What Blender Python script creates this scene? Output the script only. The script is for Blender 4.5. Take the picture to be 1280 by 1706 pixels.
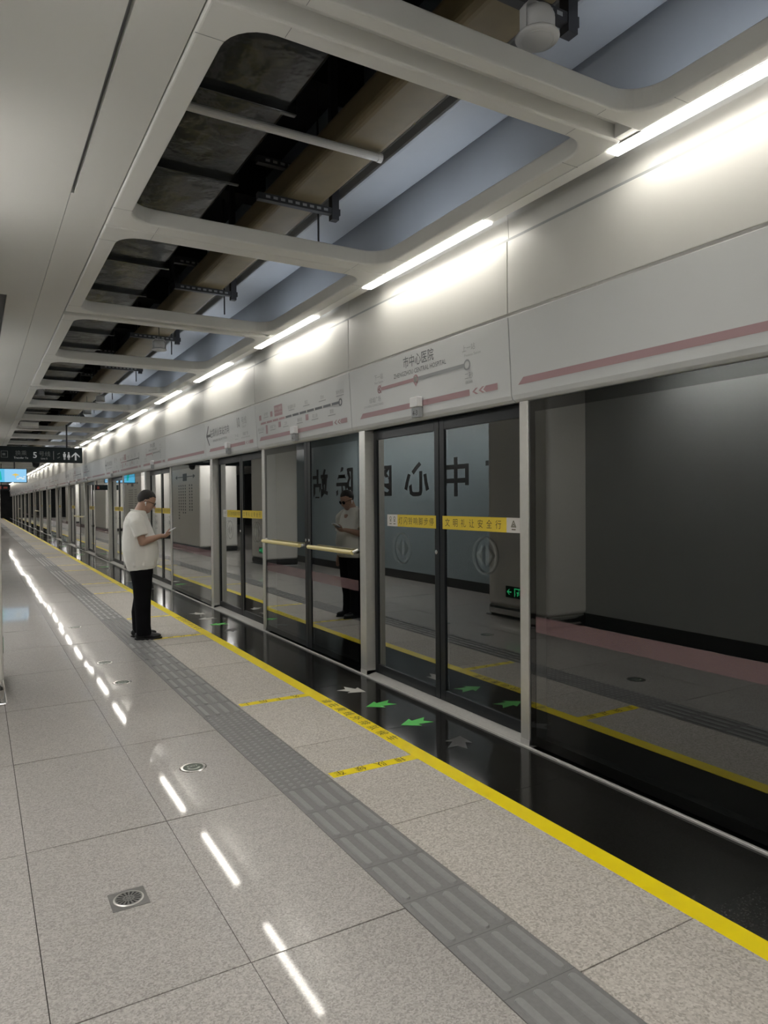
import bpy, bmesh, math, random
from mathutils import Vector, Matrix
random.seed(7)
SC = bpy.context.scene
COL = SC.collection
for _o in list(bpy.data.objects):
    bpy.data.objects.remove(_o)

# ------------------------------------------------------------------ camera
cam_data = bpy.data.cameras.new('camera')
cam = bpy.data.objects.new('camera', cam_data)
COL.objects.link(cam)
CAM_R = Vector((0.8647295, -0.5021703, -0.0082378))
CAM_U = Vector((0.0159653, 0.0110906, 0.9998110))
CAM_F = Vector((0.5019841, 0.8646976, -0.0176077))
CAM_H = 1.58
mw = Matrix(((CAM_R.x, CAM_U.x, -CAM_F.x, 0.0),
             (CAM_R.y, CAM_U.y, -CAM_F.y, 0.0),
             (CAM_R.z, CAM_U.z, -CAM_F.z, CAM_H),
             (0, 0, 0, 1)))
cam.matrix_world = mw
cam_data.sensor_fit = 'VERTICAL'
cam_data.sensor_height = 24.0
cam_data.lens = 1170.914 * 24.0 / 1706.0
cam_data.clip_start = 0.05
cam_data.clip_end = 300
SC.camera = cam

# ------------------------------------------------------------------ world, exposure, light levels
world = bpy.data.worlds.new('world')
world.use_nodes = True
world.node_tree.nodes['Background'].inputs[0].default_value = (0.5, 0.55, 0.6, 1)
world.node_tree.nodes['Background'].inputs[1].default_value = 0.02
SC.world = world
SC.view_settings.view_transform = 'Standard'
SC.view_settings.look = 'None'
SC.view_settings.gamma = 1.0
SC.view_settings.exposure = 1.95
LAMP = 6.2          # brightness of the linear lamp diffusers
UP_FILL = 4.0       # cool glow added on top of the lamps to light the void
FILL_TUBE = 21.0           # added, unseen fill lamps hung along the left wall
SC.cycles.max_bounces = 10
SC.cycles.transparent_max_bounces = 16
SC.cycles.sample_clamp_indirect = 6.0

# ------------------------------------------------------------------ materials
def new_mat(name):
    m = bpy.data.materials.new(name)
    m.use_nodes = True
    nt = m.node_tree
    nt.nodes.clear()
    out = nt.nodes.new('ShaderNodeOutputMaterial')
    return m, nt, out

def mat(name, col, rough=0.5, metal=0.0, noise=0.0, scale=30.0, bump=0.0, bscale=200.0, spec=0.5, emit=None, estr=0.0):
    m, nt, out = new_mat(name)
    b = nt.nodes.new('ShaderNodeBsdfPrincipled')
    nt.links.new(b.outputs[0], out.inputs[0])
    b.inputs['Base Color'].default_value = (*col, 1)
    b.inputs['Roughness'].default_value = rough
    b.inputs['Metallic'].default_value = metal
    b.inputs['Specular IOR Level'].default_value = spec
    if emit:
        b.inputs['Emission Color'].default_value = (*emit, 1)
        b.inputs['Emission Strength'].default_value = estr
    if noise or bump:
        tc = nt.nodes.new('ShaderNodeTexCoord')
    if noise:
        n = nt.nodes.new('ShaderNodeTexNoise')
        n.inputs['Scale'].default_value = scale
        n.inputs['Detail'].default_value = 4
        nt.links.new(tc.outputs['Object'], n.inputs['Vector'])
        r = nt.nodes.new('ShaderNodeValToRGB')
        r.color_ramp.elements[0].position = 0.3
        r.color_ramp.elements[1].position = 0.7
        r.color_ramp.elements[0].color = (*[c * (1 - noise) for c in col], 1)
        r.color_ramp.elements[1].color = (*[min(1, c * (1 + noise)) for c in col], 1)
        nt.links.new(n.outputs['Fac'], r.inputs[0])
        nt.links.new(r.outputs[0], b.inputs['Base Color'])
    if bump:
        n2 = nt.nodes.new('ShaderNodeTexNoise')
        n2.inputs['Scale'].default_value = bscale
        n2.inputs['Detail'].default_value = 3
        nt.links.new(tc.outputs['Object'], n2.inputs['Vector'])
        bp = nt.nodes.new('ShaderNodeBump')
        bp.inputs['Strength'].default_value = bump
        bp.inputs['Distance'].default_value = 0.01
        nt.links.new(n2.outputs['Fac'], bp.inputs['Height'])
        nt.links.new(bp.outputs[0], b.inputs['Normal'])
    return m

def emission(name, col, strength):
    m, nt, out = new_mat(name)
    e = nt.nodes.new('ShaderNodeEmission')
    e.inputs[0].default_value = (*col, 1)
    e.inputs[1].default_value = strength
    nt.links.new(e.outputs[0], out.inputs[0])
    return m

def granite(name, c_mid, c_dark, c_light, rough, tile_var=0.05, spec=0.5, scale=170.0, bump=0.02, coat=0.0):
    m, nt, out = new_mat(name)
    N = nt.nodes.new
    L = nt.links.new
    b = N('ShaderNodeBsdfPrincipled')
    L(b.outputs[0], out.inputs[0])
    tc = N('ShaderNodeTexCoord')
    v = N('ShaderNodeTexVoronoi'); v.inputs['Scale'].default_value = scale
    L(tc.outputs['Object'], v.inputs['Vector'])
    n = N('ShaderNodeTexNoise'); n.inputs['Scale'].default_value = scale * 0.8; n.inputs['Detail'].default_value = 3
    L(tc.outputs['Object'], n.inputs['Vector'])
    sep = N('ShaderNodeSeparateColor'); L(v.outputs['Color'], sep.inputs[0])
    mx = N('ShaderNodeMath'); mx.operation = 'ADD'
    L(sep.outputs[0], mx.inputs[0]); L(n.outputs['Fac'], mx.inputs[1])
    hf = N('ShaderNodeMath'); hf.operation = 'MULTIPLY'; hf.inputs[1].default_value = 0.5
    L(mx.outputs[0], hf.inputs[0])
    r = N('ShaderNodeValToRGB')
    e = r.color_ramp.elements
    e[0].position = 0.22; e[0].color = (*c_dark, 1)
    e[1].position = 0.78; e[1].color = (*c_light, 1)
    k = e.new(0.5); k.color = (*c_mid, 1)
    L(hf.outputs[0], r.inputs[0])
    geo = N('ShaderNodeNewGeometry')
    mr = N('ShaderNodeMapRange')
    mr.inputs['To Min'].default_value = 1 - tile_var
    mr.inputs['To Max'].default_value = 1 + tile_var
    L(geo.outputs['Random Per Island'], mr.inputs[0])
    big = N('ShaderNodeTexNoise'); big.inputs['Scale'].default_value = 1.7; big.inputs['Detail'].default_value = 4
    L(tc.outputs['Object'], big.inputs['Vector'])
    mr2 = N('ShaderNodeMapRange'); mr2.inputs['To Min'].default_value = 0.9; mr2.inputs['To Max'].default_value = 1.1
    L(big.outputs['Fac'], mr2.inputs[0])
    mm = N('ShaderNodeMath'); mm.operation = 'MULTIPLY'
    L(mr.outputs[0], mm.inputs[0]); L(mr2.outputs[0], mm.inputs[1])
    sc = N('ShaderNodeVectorMath'); sc.operation = 'SCALE'
    L(r.outputs[0], sc.inputs[0]); L(mm.outputs[0], sc.inputs['Scale'])
    L(sc.outputs[0], b.inputs['Base Color'])
    mr3 = N('ShaderNodeMapRange'); mr3.inputs['To Min'].default_value = rough * 0.75; mr3.inputs['To Max'].default_value = rough * 1.3
    L(big.outputs['Fac'], mr3.inputs[0]); L(mr3.outputs[0], b.inputs['Roughness'])
    b.inputs['Specular IOR Level'].default_value = spec
    b.inputs['Coat Weight'].default_value = coat
    b.inputs['Coat Roughness'].default_value = 0.045
    bp = N('ShaderNodeBump'); bp.inputs['Strength'].default_value = bump; bp.inputs['Distance'].default_value = 0.01
    L(n.outputs['Fac'], bp.inputs['Height']); L(bp.outputs[0], b.inputs['Normal'])
    return m

def screen_glass(name, tint=(0.5, 0.54, 0.54), refl=(0.9, 0.92, 0.92), power=4.0, rough=0.0):
    """laminated double glazing: the four faces of the unit reflect 1-(1-F)^4"""
    m, nt, out = new_mat(name)
    N = nt.nodes.new
    L = nt.links.new
    fr = N('ShaderNodeFresnel'); fr.inputs['IOR'].default_value = 1.5
    geo = N('ShaderNodeNewGeometry')
    a = N('ShaderNodeMath'); a.operation = 'SUBTRACT'; a.inputs[0].default_value = 1.0
    L(fr.outputs[0], a.inputs[1])
    p = N('ShaderNodeMath'); p.operation = 'POWER'; p.inputs[1].default_value = power
    L(a.outputs[0], p.inputs[0])
    s = N('ShaderNodeMath'); s.operation = 'SUBTRACT'; s.inputs[0].default_value = 1.0
    L(p.outputs[0], s.inputs[1])
    nb = N('ShaderNodeMath'); nb.operation = 'SUBTRACT'; nb.inputs[0].default_value = 1.0
    L(geo.outputs['Backfacing'], nb.inputs[1])
    f = N('ShaderNodeMath'); f.operation = 'MULTIPLY'
    L(s.outputs[0], f.inputs[0]); L(nb.outputs[0], f.inputs[1])
    t = N('ShaderNodeBsdfTransparent'); t.inputs[0].default_value = (*tint, 1)
    g = N('ShaderNodeBsdfGlossy'); g.inputs[0].default_value = (*refl, 1); g.inputs['Roughness'].default_value = rough
    mix = N('ShaderNodeMixShader')
    L(f.outputs[0], mix.inputs[0]); L(t.outputs[0], mix.inputs[1]); L(g.outputs[0], mix.inputs[2])
    L(mix.outputs[0], out.inputs[0])
    return m

def see_through(name, col, alpha):
    m, nt, out = new_mat(name)
    N = nt.nodes.new
    L = nt.links.new
    b = N('ShaderNodeBsdfPrincipled'); b.inputs['Base Color'].default_value = (*col, 1); b.inputs['Roughness'].default_value = 0.4
    b.inputs['Alpha'].default_value = alpha
    L(b.outputs[0], out.inputs[0])
    return m

M = {}
M['floor'] = granite('beige_granite', (0.41, 0.387, 0.363), (0.29, 0.272, 0.252), (0.51, 0.486, 0.46), 0.38, 0.035, 0.3, coat=0.55)
M['floor_rough'] = granite('flamed_beige_granite', (0.51, 0.475, 0.43), (0.36, 0.33, 0.295), (0.63, 0.595, 0.545), 0.6, 0.03, 0.25, 130.0, 0.05)
M['border'] = granite('black_granite', (0.010, 0.010, 0.009), (0.005, 0.005, 0.005), (0.022, 0.021, 0.019), 0.09, 0.1, 0.17)
M['grout'] = mat('grout', (0.02, 0.018, 0.016), 0.9)
M['tactile'] = mat('grey_tactile', (0.205, 0.203, 0.20), 0.5, 0, 0.06, 60, 0.05, 300)
M['tactile_top'] = mat('highlit_tactile_top', (0.275, 0.273, 0.27), 0.28, 0, 0.05, 60)  # lighter tone paints in the highlights on the raised bars and dots
M['drain'] = mat('dull_drain_steel', (0.30, 0.295, 0.285), 0.35, 0.7, 0.06, 40)
M['yellow'] = mat('yellow_paint', (0.98, 0.77, 0.003), 0.4, 0, 0.04, 8)
M['ink'] = mat('black_ink', (0.02, 0.02, 0.02), 0.5)
M['ink_brown'] = mat('brown_ink', (0.06, 0.045, 0.01), 0.5)
M['white_panel'] = mat('white_enamel_panel', (0.52, 0.515, 0.49), 0.38, 0, 0.015, 2.0)
M['sign_panel'] = mat('satin_grey_panel', (0.52, 0.53, 0.53), 0.36, 0, 0.015, 2.0)
M['ceil'] = mat('white_ceiling_panel', (0.66, 0.655, 0.63), 0.5, 0, 0.012, 1.5)
M['ceil_flat'] = mat('white_ceiling_sheet', (0.62, 0.615, 0.59), 0.55, 0, 0.012, 1.5)
M['steel'] = mat('brushed_steel', (0.62, 0.61, 0.585), 0.38, 0.5, 0.05, 40)
M['post'] = mat('satin_steel_post', (0.58, 0.57, 0.54), 0.35, 0.6, 0.03, 25)
M['chrome'] = mat('polished_steel', (0.75, 0.74, 0.72), 0.15, 1.0)
M['frame_black'] = mat('black_frame', (0.012, 0.014, 0.016), 0.35, spec=0.25)
M['frit'] = screen_glass('smoked_frame_glass', (0.10, 0.11, 0.11), (0.8, 0.82, 0.82), 2.5)
M['glass'] = screen_glass('platform_glass')
M['maroon'] = mat('maroon_print', (0.35, 0.215, 0.23), 0.45)
M['maroon_band'] = see_through('maroon_glass_band', (0.34, 0.20, 0.21), 0.2)
M['grey_ink'] = mat('grey_print', (0.10, 0.105, 0.115), 0.45)
M['pale_ink'] = mat('pale_grey_print', (0.27, 0.28, 0.285), 0.45)
M['sticker_white'] = mat('white_sticker', (0.55, 0.53, 0.50), 0.5)
M['sticker_yellow'] = mat('yellow_sticker', (0.62, 0.46, 0.03), 0.5)
M['etch'] = see_through('etched_film', (0.45, 0.50, 0.50), 0.09)
M['bar'] = mat('cream_bar', (0.72, 0.62, 0.28), 0.35)
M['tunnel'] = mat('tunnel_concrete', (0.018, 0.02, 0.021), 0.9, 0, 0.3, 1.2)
M['void'] = mat('black_void_paint', (0.016, 0.017, 0.018), 0.75, 0, 0.3, 2)
M['foil'] = mat('black_film_duct', (0.022, 0.024, 0.025), 0.14, 0, 0.2, 3, 1.0, 4.0, 1.0)
M['tan'] = mat('tan_insulation', (0.15, 0.115, 0.06), 0.55, 0, 0.1, 6)
M['duct'] = mat('haze_blue_grey', (0.32, 0.34, 0.375), 0.45, 0.0, 0.05, 2)  # blue-grey picked to carry the haze above the ceiling
M['strut'] = mat('dark_strut', (0.03, 0.03, 0.034), 0.55)
M['white_pipe'] = mat('white_pipe', (0.62, 0.61, 0.60), 0.4)
M['speaker'] = mat('white_plastic', (0.66, 0.66, 0.67), 0.4)
M['lamp'] = emission('lamp_diffuser', (1.0, 0.955, 0.86), LAMP)
M['tube'] = emission('fill_pendant_diffuser', (1.0, 0.97, 0.935), FILL_TUBE)
M['fill_tube_up'] = emission('fill_pendant_upper_diffuser', (1.0, 0.965, 0.91), FILL_TUBE * 0.07)
M['fill_strip'] = emission('cool_fill_strip', (0.86, 0.93, 1.0), UP_FILL)
M['lamp_off'] = mat('milky_diffuser', (0.85, 0.85, 0.83), 0.35)
M['wall_blue'] = mat('blue_grey_wall_panel', (0.30, 0.365, 0.39), 0.35, 0, 0.03, 1.0)
M['wall_grey'] = mat('grey_wall_panel', (0.40, 0.415, 0.40), 0.4, 0, 0.03, 1.0)
M['col'] = mat('white_column_panel', (0.68, 0.66, 0.615), 0.35, 0, 0.015, 2)
M['base'] = mat('dark_skirting', (0.03, 0.03, 0.03), 0.3)
M['sign_dark'] = mat('dark_sign_face', (0.010, 0.018, 0.021), 0.4, spec=0.25)
M['sign_white'] = mat('white_sign_print', (0.5, 0.52, 0.53), 0.4, emit=(0.9, 0.95, 1), estr=0.04)
M['sign_dim'] = mat('dim_sign_print', (0.18, 0.20, 0.21), 0.4, emit=(0.9, 0.95, 1), estr=0.0)
M['green'] = mat('green_sticker', (0.10, 0.56, 0.10), 0.45, emit=(0.1, 0.7, 0.1), estr=0.0)
M['arrow_white'] = mat('white_floor_sticker', (0.50, 0.49, 0.46), 0.5)
M['arrow_dim'] = mat('worn_grey_sticker', (0.055, 0.055, 0.054), 0.5)
M['exit_green'] = emission('exit_green', (0.05, 0.75, 0.25), 0.35)
M['exit_dark'] = mat('exit_sign_face', (0.008, 0.03, 0.016), 0.3)
M['marker_green'] = mat('dark_green_disc', (0.035, 0.055, 0.035), 0.35)
M['marker_glow'] = mat('pale_disc_print', (0.42, 0.46, 0.40), 0.4)
M['skin'] = mat('skin', (0.42, 0.255, 0.185), 0.5, 0, 0.06, 12)
M['hair'] = mat('cropped_black_hair', (0.018, 0.016, 0.015), 0.65, 0, 0.3, 90, 0.5, 300)
M['shirt'] = mat('white_cotton', (0.78, 0.765, 0.72), 0.85, 0, 0.02, 6, 0.8, 7)
M['trousers'] = mat('black_trousers', (0.0045, 0.0045, 0.006), 0.85, 0, 0.2, 8, 0.3, 10, 0.15)
M['shoe'] = mat('black_leather', (0.010, 0.010, 0.011), 0.35)
M['lens'] = mat('dark_lens', (0.01, 0.01, 0.012), 0.1)
M['bud'] = mat('white_earbud', (0.8, 0.8, 0.8), 0.3)
M['phone'] = mat('pale_phone_case', (0.8, 0.8, 0.8), 0.3)
M['phone_glass'] = mat('phone_screen', (0.02, 0.02, 0.025), 0.08, emit=(0.7, 0.8, 1), estr=0.3)

# ------------------------------------------------------------------ mesh helpers
def tcoord(o):
    v = Vector((0, 0, 0))
    while o is not None:
        v = v + o.location
        o = o.parent
    return v

class MB:
    def __init__(self):
        self.v = []; self.f = []; self.mi = []; self.cur = 0
    def add(self, vs, fs):
        n = len(self.v)
        self.v += [tuple(p) for p in vs]
        self.f += [tuple(i + n for i in q) for q in fs]
        self.mi += [self.cur] * len(fs)
        return self
    def box(self, x0, x1, y0, y1, z0, z1):
        return self.add([(x0, y0, z0), (x1, y0, z0), (x1, y1, z0), (x0, y1, z0), (x0, y0, z1), (x1, y0, z1), (x1, y1, z1), (x0, y1, z1)],
                        [(0, 3, 2, 1), (4, 5, 6, 7), (0, 1, 5, 4), (1, 2, 6, 5), (2, 3, 7, 6), (3, 0, 4, 7)])
    def prism(self, pts, d):
        """pts: planar loop in 3D, d: extrusion vector"""
        d = Vector(d); n = len(pts)
        a = [Vector(p) for p in pts]
        nrm = Vector((0, 0, 0))
        for i in range(n):
            nrm += a[i].cross(a[(i + 1) % n])
        if nrm.dot(d) > 0:
            a.reverse()
        vs = a + [p + d for p in a]
        fs = [tuple(range(n)), tuple(range(2 * n - 1, n - 1, -1))] + [(i, i + n, (i + 1) % n + n, (i + 1) % n) for i in range(n)]
        return self.add(vs, fs)
    def tube(self, p0, p1, r0, r1=None, seg=12, cap=True):
        r1 = r0 if r1 is None else r1
        p0 = Vector(p0); p1 = Vector(p1); d = (p1 - p0).normalized()
        s = d.orthogonal().normalized(); t = d.cross(s)
        vs = []
        for p, r in ((p0, r0), (p1, r1)):
            for i in range(seg):
                a = 2 * math.pi * i / seg
                vs.append(p + (s * math.cos(a) + t * math.sin(a)) * r)
        fs = [(i, (i + 1) % seg, (i + 1) % seg + seg, i + seg) for i in range(seg)]
        if cap:
            fs += [tuple(range(seg - 1, -1, -1)), tuple(range(seg, 2 * seg))]
        return self.add(vs, fs)
    def path(self, pts, r, seg=8):
        for i in range(len(pts) - 1):
            self.tube(pts[i], pts[i + 1], r, r, seg)
        return self
    def lathe(self, c, axis, prof, seg=24):
        """prof: list of (radius, height) along axis from c"""
        c = Vector(c); d = Vector(axis).normalized(); s = d.orthogonal().normalized(); t = d.cross(s)
        vs = []
        for r, h in prof:
            for i in range(seg):
                a = 2 * math.pi * i / seg
                vs.append(c + d * h + (s * math.cos(a) + t * math.sin(a)) * max(r, 1e-5))
        fs = []
        for j in range(len(prof) - 1):
            for i in range(seg):
                fs.append((j * seg + i, j * seg + (i + 1) % seg, (j + 1) * seg + (i + 1) % seg, (j + 1) * seg + i))
        fs.append(tuple(range(seg - 1, -1, -1)))
        fs.append(tuple(range((len(prof) - 1) * seg, len(prof) * seg)))
        return self.add(vs, fs)
    def ring(self, c, nrm, r0, r1, th=0.001, seg=40, up=None):
        c = Vector(c); d = Vector(nrm).normalized(); s = d.orthogonal().normalized(); t = d.cross(s)
        vs = []
        for h in (0, th):
            for r in (r0, r1):
                for i in range(seg):
                    a = 2 * math.pi * i / seg
                    vs.append(c + d * h + (s * math.cos(a) + t * math.sin(a)) * r)
        fs = []
        for i in range(seg):
            j = (i + 1) % seg
            fs += [(i, seg + i, seg + j, j), (2 * seg + i, 2 * seg + j, 3 * seg + j, 3 * seg + i),
                   (seg + i, 3 * seg + i, 3 * seg + j, seg + j), (i, j, 2 * seg + j, 2 * seg + i)]
        return self.add(vs, fs)
    def capsule(self, p0, p1, r0, r1=None, seg=12, rings=4, squash=None):
        r1 = r0 if r1 is None else r1
        p0 = Vector(p0); p1 = Vector(p1); d = p1 - p0
        d = d.normalized() if d.length > 1e-6 else Vector((0, 0, 1))
        s = d.orthogonal().normalized(); t = d.cross(s)
        prof = []
        for i in range(rings + 1):
            a = -math.pi / 2 + (math.pi / 2) * i / rings
            prof.append((p0 + d * (math.sin(a) * r0), max(math.cos(a) * r0, r0 * 0.02)))
        for i in range(rings + 1):
            a = (math.pi / 2) * i / rings
            prof.append((p1 + d * (math.sin(a) * r1), max(math.cos(a) * r1, r1 * 0.02)))
        vs = []
        for c, r in prof:
            for i in range(seg):
                a = 2 * math.pi * i / seg
                vs.append(c + (s * math.cos(a) + t * math.sin(a)) * r)
        fs = []
        for j in range(len(prof) - 1):
            for i in range(seg):
                fs.append((j * seg + i, j * seg + (i + 1) % seg, (j + 1) * seg + (i + 1) % seg, (j + 1) * seg + i))
        fs.append(tuple(range(seg - 1, -1, -1)))
        fs.append(tuple(range((len(prof) - 1) * seg, len(prof) * seg)))
        return self.add(vs, fs)
    def ball(self, c, rx, ry, rz, seg=20, rings=12, rot=None):
        c = Vector(c); vs = []; fs = []
        for j in range(rings + 1):
            th = math.pi * j / rings
            for i in range(seg):
                a = 2 * math.pi * i / seg
                p = Vector((rx * math.sin(th) * math.cos(a), ry * math.sin(th) * math.sin(a), rz * math.cos(th)))
                if j == 0: p = Vector((rx * 0.01 * math.cos(a), ry * 0.01 * math.sin(a), rz))
                if j == rings: p = Vector((rx * 0.01 * math.cos(a), ry * 0.01 * math.sin(a), -rz))
                if rot: p = rot @ p
                vs.append(c + p)
        for j in range(rings):
            for i in range(seg):
                fs.append((j * seg + i, (j + 1) * seg + i, (j + 1) * seg + (i + 1) % seg, j * seg + (i + 1) % seg))
        fs.append(tuple(range(seg)))
        fs.append(tuple(range((rings + 1) * seg - 1, rings * seg - 1, -1)))
        return self.add(vs, fs)
    def loft(self, loops, close=True):
        n = len(loops[0]); vs = [p for l in loops for p in l]; fs = []
        for j in range(len(loops) - 1):
            for i in range(n):
                fs.append((j * n + i, j * n + (i + 1) % n, (j + 1) * n + (i + 1) % n, (j + 1) * n + i))
        if close:
            fs.append(tuple(range(n - 1, -1, -1)))
            fs.append(tuple(range((len(loops) - 1) * n, len(loops) * n)))
        return self.add(vs, fs)
    def sheet(self, pts):
        return self.add(pts, [tuple(range(len(pts)))])
    def text(self, body, o, right, up, size, align='CENTER', sx=1.0, bold=0.0):
        o = Vector(o); right = Vector(right).normalized(); up = Vector(up).normalized()
        vs, fs = text_mesh(body, align, bold)
        k = size
        return self.add([o + right * (x * k * sx) + up * (y * k) for x, y in vs], fs)
    def build(self, name, m, parent=None, smooth=False, bevel=0.0, local=False, seg=2):
        me = bpy.data.meshes.new(name)
        off = Vector((0, 0, 0)) if (parent is None or local) else tcoord(parent)
        me.from_pydata([tuple(Vector(p) - off) for p in self.v], [], self.f)
        for mm in (m if isinstance(m, (list, tuple)) else [m]):
            me.materials.append(mm)
        if any(self.mi):
            me.polygons.foreach_set('material_index', self.mi)
        if smooth:
            me.polygons.foreach_set('use_smooth', [True] * len(me.polygons))
        me.update()
        o = bpy.data.objects.new(name, me)
        COL.objects.link(o)
        if parent is not None:
            o.parent = parent
        if bevel:
            bv = o.modifiers.new('bevel', 'BEVEL')
            bv.width = bevel; bv.segments = seg; bv.limit_method = 'ANGLE'
        return o

_TEXT = {}
def text_mesh(body, align, bold=0.0):
    key = (body, align, bold)
    if key not in _TEXT:
        cu = bpy.data.curves.new('lettering_source', 'FONT')
        cu.body = body; cu.align_x = align; cu.resolution_u = 2; cu.offset = bold
        ob = bpy.data.objects.new('lettering_source', cu)
        COL.objects.link(ob)
        dg = bpy.context.evaluated_depsgraph_get()
        dg.update()
        me = bpy.data.meshes.new_from_object(ob.evaluated_get(dg))
        _TEXT[key] = ([(v.co.x, v.co.y) for v in me.vertices], [tuple(p.vertices) for p in me.polygons])
        bpy.data.objects.remove(ob); bpy.data.curves.remove(cu); bpy.data.meshes.remove(me)
    return _TEXT[key]

def tag(o, label, cat, group=None, kind=None):
    if label: o['label'] = label
    if cat: o['category'] = cat
    if group: o['group'] = group
    if kind: o['kind'] = kind
    return o

def thing(name, loc, label, cat, group=None, rz=0.0):
    o = bpy.data.objects.new(name, None)
    o.location = loc; o.rotation_euler = (0, 0, rz); o.empty_display_size = 0.1
    COL.objects.link(o)
    return tag(o, label, cat, group)

def struct(o):
    o['kind'] = 'structure'
    return o

def copy_tree(src, loc=None, label=None, group=None):
    def rec(o, parent):
        c = o.copy()
        COL.objects.link(c)
        if parent is not None:
            c.parent = parent
        for ch in o.children:
            rec(ch, c)
        return c
    c = rec(src, None)
    if loc is not None: c.location = loc
    if label: c['label'] = label
    if group: c['group'] = group
    return c

ORD = ['first', 'second', 'third', 'fourth', 'fifth', 'sixth', 'seventh', 'eighth', 'ninth', 'tenth', 'eleventh', 'twelfth', 'thirteenth',
       'fourteenth', 'fifteenth', 'sixteenth', 'seventeenth', 'eighteenth', 'nineteenth', 'twentieth', 'twenty-first', 'twenty-second',
       'twenty-third', 'twenty-fourth', 'twenty-fifth', 'twenty-sixth', 'twenty-seventh', 'twenty-eighth', 'twenty-ninth', 'thirtieth',
       'thirty-first', 'thirty-second', 'thirty-third', 'thirty-fourth', 'thirty-fifth', 'thirty-sixth', 'thirty-seventh', 'thirty-eighth',
       'thirty-ninth', 'fortieth']

# ------------------------------------------------------------------ layout numbers (metres)
P = 4.67            # spacing of the screen doors
YD = 3.445          # near edge of the first door in view
NU = 16             # door units in view
Y0, Y1 = -2.5, 82.0
XS = 3.0            # face of the platform screen
ZC = 3.30           # underside of the ceiling frames
XH = 2.93           # face of the header boards

# ================================================================== SETTING
# --- floor: polished granite slabs with open joints
def slab(mb, x0, x1, y0, y1, zt=0.0, g=0.0026, tilt=0.0010, th=0.03):
    a = random.uniform(-tilt, tilt); b = random.uniform(-tilt, tilt)
    mb.box(x0 + g * 0.6, x1 - g * 0.6, y0 + g * 1.3, y1 - g * 1.3, zt - th, zt)
    n = len(mb.v)
    for i in (4, 5, 6, 7):
        x, y, z = mb.v[n - 8 + i]
        sx = 1 if x > (x0 + x1) / 2 else -1; sy = 1 if y > (y0 + y1) / 2 else -1
        mb.v[n - 8 + i] = (x, y, z + a * sx + b * sy)

fl = MB()
TL = 1.235
ys = []
y = 2.292 - TL * 5
while y < Y1:
    ys.append(y); y += TL
xs = [0.17 - 0.62 * k for k in range(15, 0, -1)] + [0.17, 0.79, 1.41]
for j in range(len(ys)):
    for i in range(len(xs) - 1):
        slab(fl, xs[i], xs[i + 1], ys[j], ys[j] + TL)
fl.cur = 1
y = 1.68 - TL * 4
while y < Y1:
    slab(fl, 1.72, 2.305, y, y + TL)
    y += TL
struct(fl.build('floor', [M['floor'], M['floor_rough']]))
fb = MB()
y = 1.68 - TL * 4
while y < Y1:
    slab(fb, 2.405, 2.985, y, y + TL, tilt=0.0003, g=0.001)
    y += TL
struct(fb.build('floor_border', M['border']))
struct(MB().box(-9.2, 2.985, Y0, Y1, -0.25, -0.012).build('floor_bed', M['grout']))

# --- grey tactile strip: bars, and warning dots in front of the doors
tb = MB()
tb.box(1.412, 1.718, Y0, Y1, -0.03, 0.0005)
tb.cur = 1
def tactile_bar(mb, xc, y0, y1, w=0.036, h=0.0062):
    n = 5; vs = []
    for (k, s) in ((1.0, 0.0), (0.80, h)):
        hw = w / 2 * k; e = (1 - k) * w / 2
        for i in range(n + 1):
            a = math.pi * i / n
            vs.append((xc + math.cos(a) * hw, y1 - w / 2 + math.sin(a) * hw, 0.0005 + s))
        for i in range(n + 1):
            a = math.pi + math.pi * i / n
            vs.append((xc + math.cos(a) * hw, y0 + w / 2 + math.sin(a) * hw, 0.0005 + s))
    m_ = 2 * (n + 1)
    fs = [(i, (i + 1) % m_, (i + 1) % m_ + m_, i + m_) for i in range(m_)] + [tuple(range(m_, 2 * m_))]
    mb.add(vs, fs)
def tactile_dot(mb, xc, yc, r=0.0155, h=0.0055, n=8):
    vs = []
    for (k, s) in ((1.0, 0.0), (0.62, h)):
        for i in range(n):
            a = 2 * math.pi * i / n
            vs.append((xc + math.cos(a) * r * k, yc + math.sin(a) * r * k, 0.0005 + s))
    mb.add(vs, [(i, (i + 1) % n, (i + 1) % n + n, i + n) for i in range(n)] + [tuple(range(n, 2 * n))])
TT = 0.3065
for k in range(-10, 262):
    ya = 2.012 + (k - 1) * TT
    if ya < Y0 or ya > Y1 - TT: continue
    ph = (ya + TT / 2 - 3.55) % P
    if ph < 1.68:
        for i in range(6):
            for j in range(6):
                tactile_dot(tb, 1.412 + 0.306 * (i + 0.5) / 6, ya + TT * (j + 0.5) / 6)
    else:
        for i in range(4):
            tactile_bar(tb, 1.412 + 0.306 * (i + 0.5) / 4, ya + 0.014, ya + TT - 0.014)
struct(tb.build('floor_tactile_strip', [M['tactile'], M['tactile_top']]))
tj = MB()
for k in range(-10, 262):
    ya = 2.012 + (k - 1) * TT
    if ya > 14 or ya < 0: continue
    tj.box(1.412, 1.718, ya - 0.001, ya + 0.001, 0.0, 0.0009)
tj.build('joint', mat('tactile_joint', (0.13, 0.13, 0.13), 0.7), bpy.data.objects['floor_tactile_strip'])

# --- steel sill along the screen
struct(MB().box(2.985, 3.006, Y0, Y1, -0.02, 0.012).build('trim_1', M['steel'], bevel=0.003))

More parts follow.
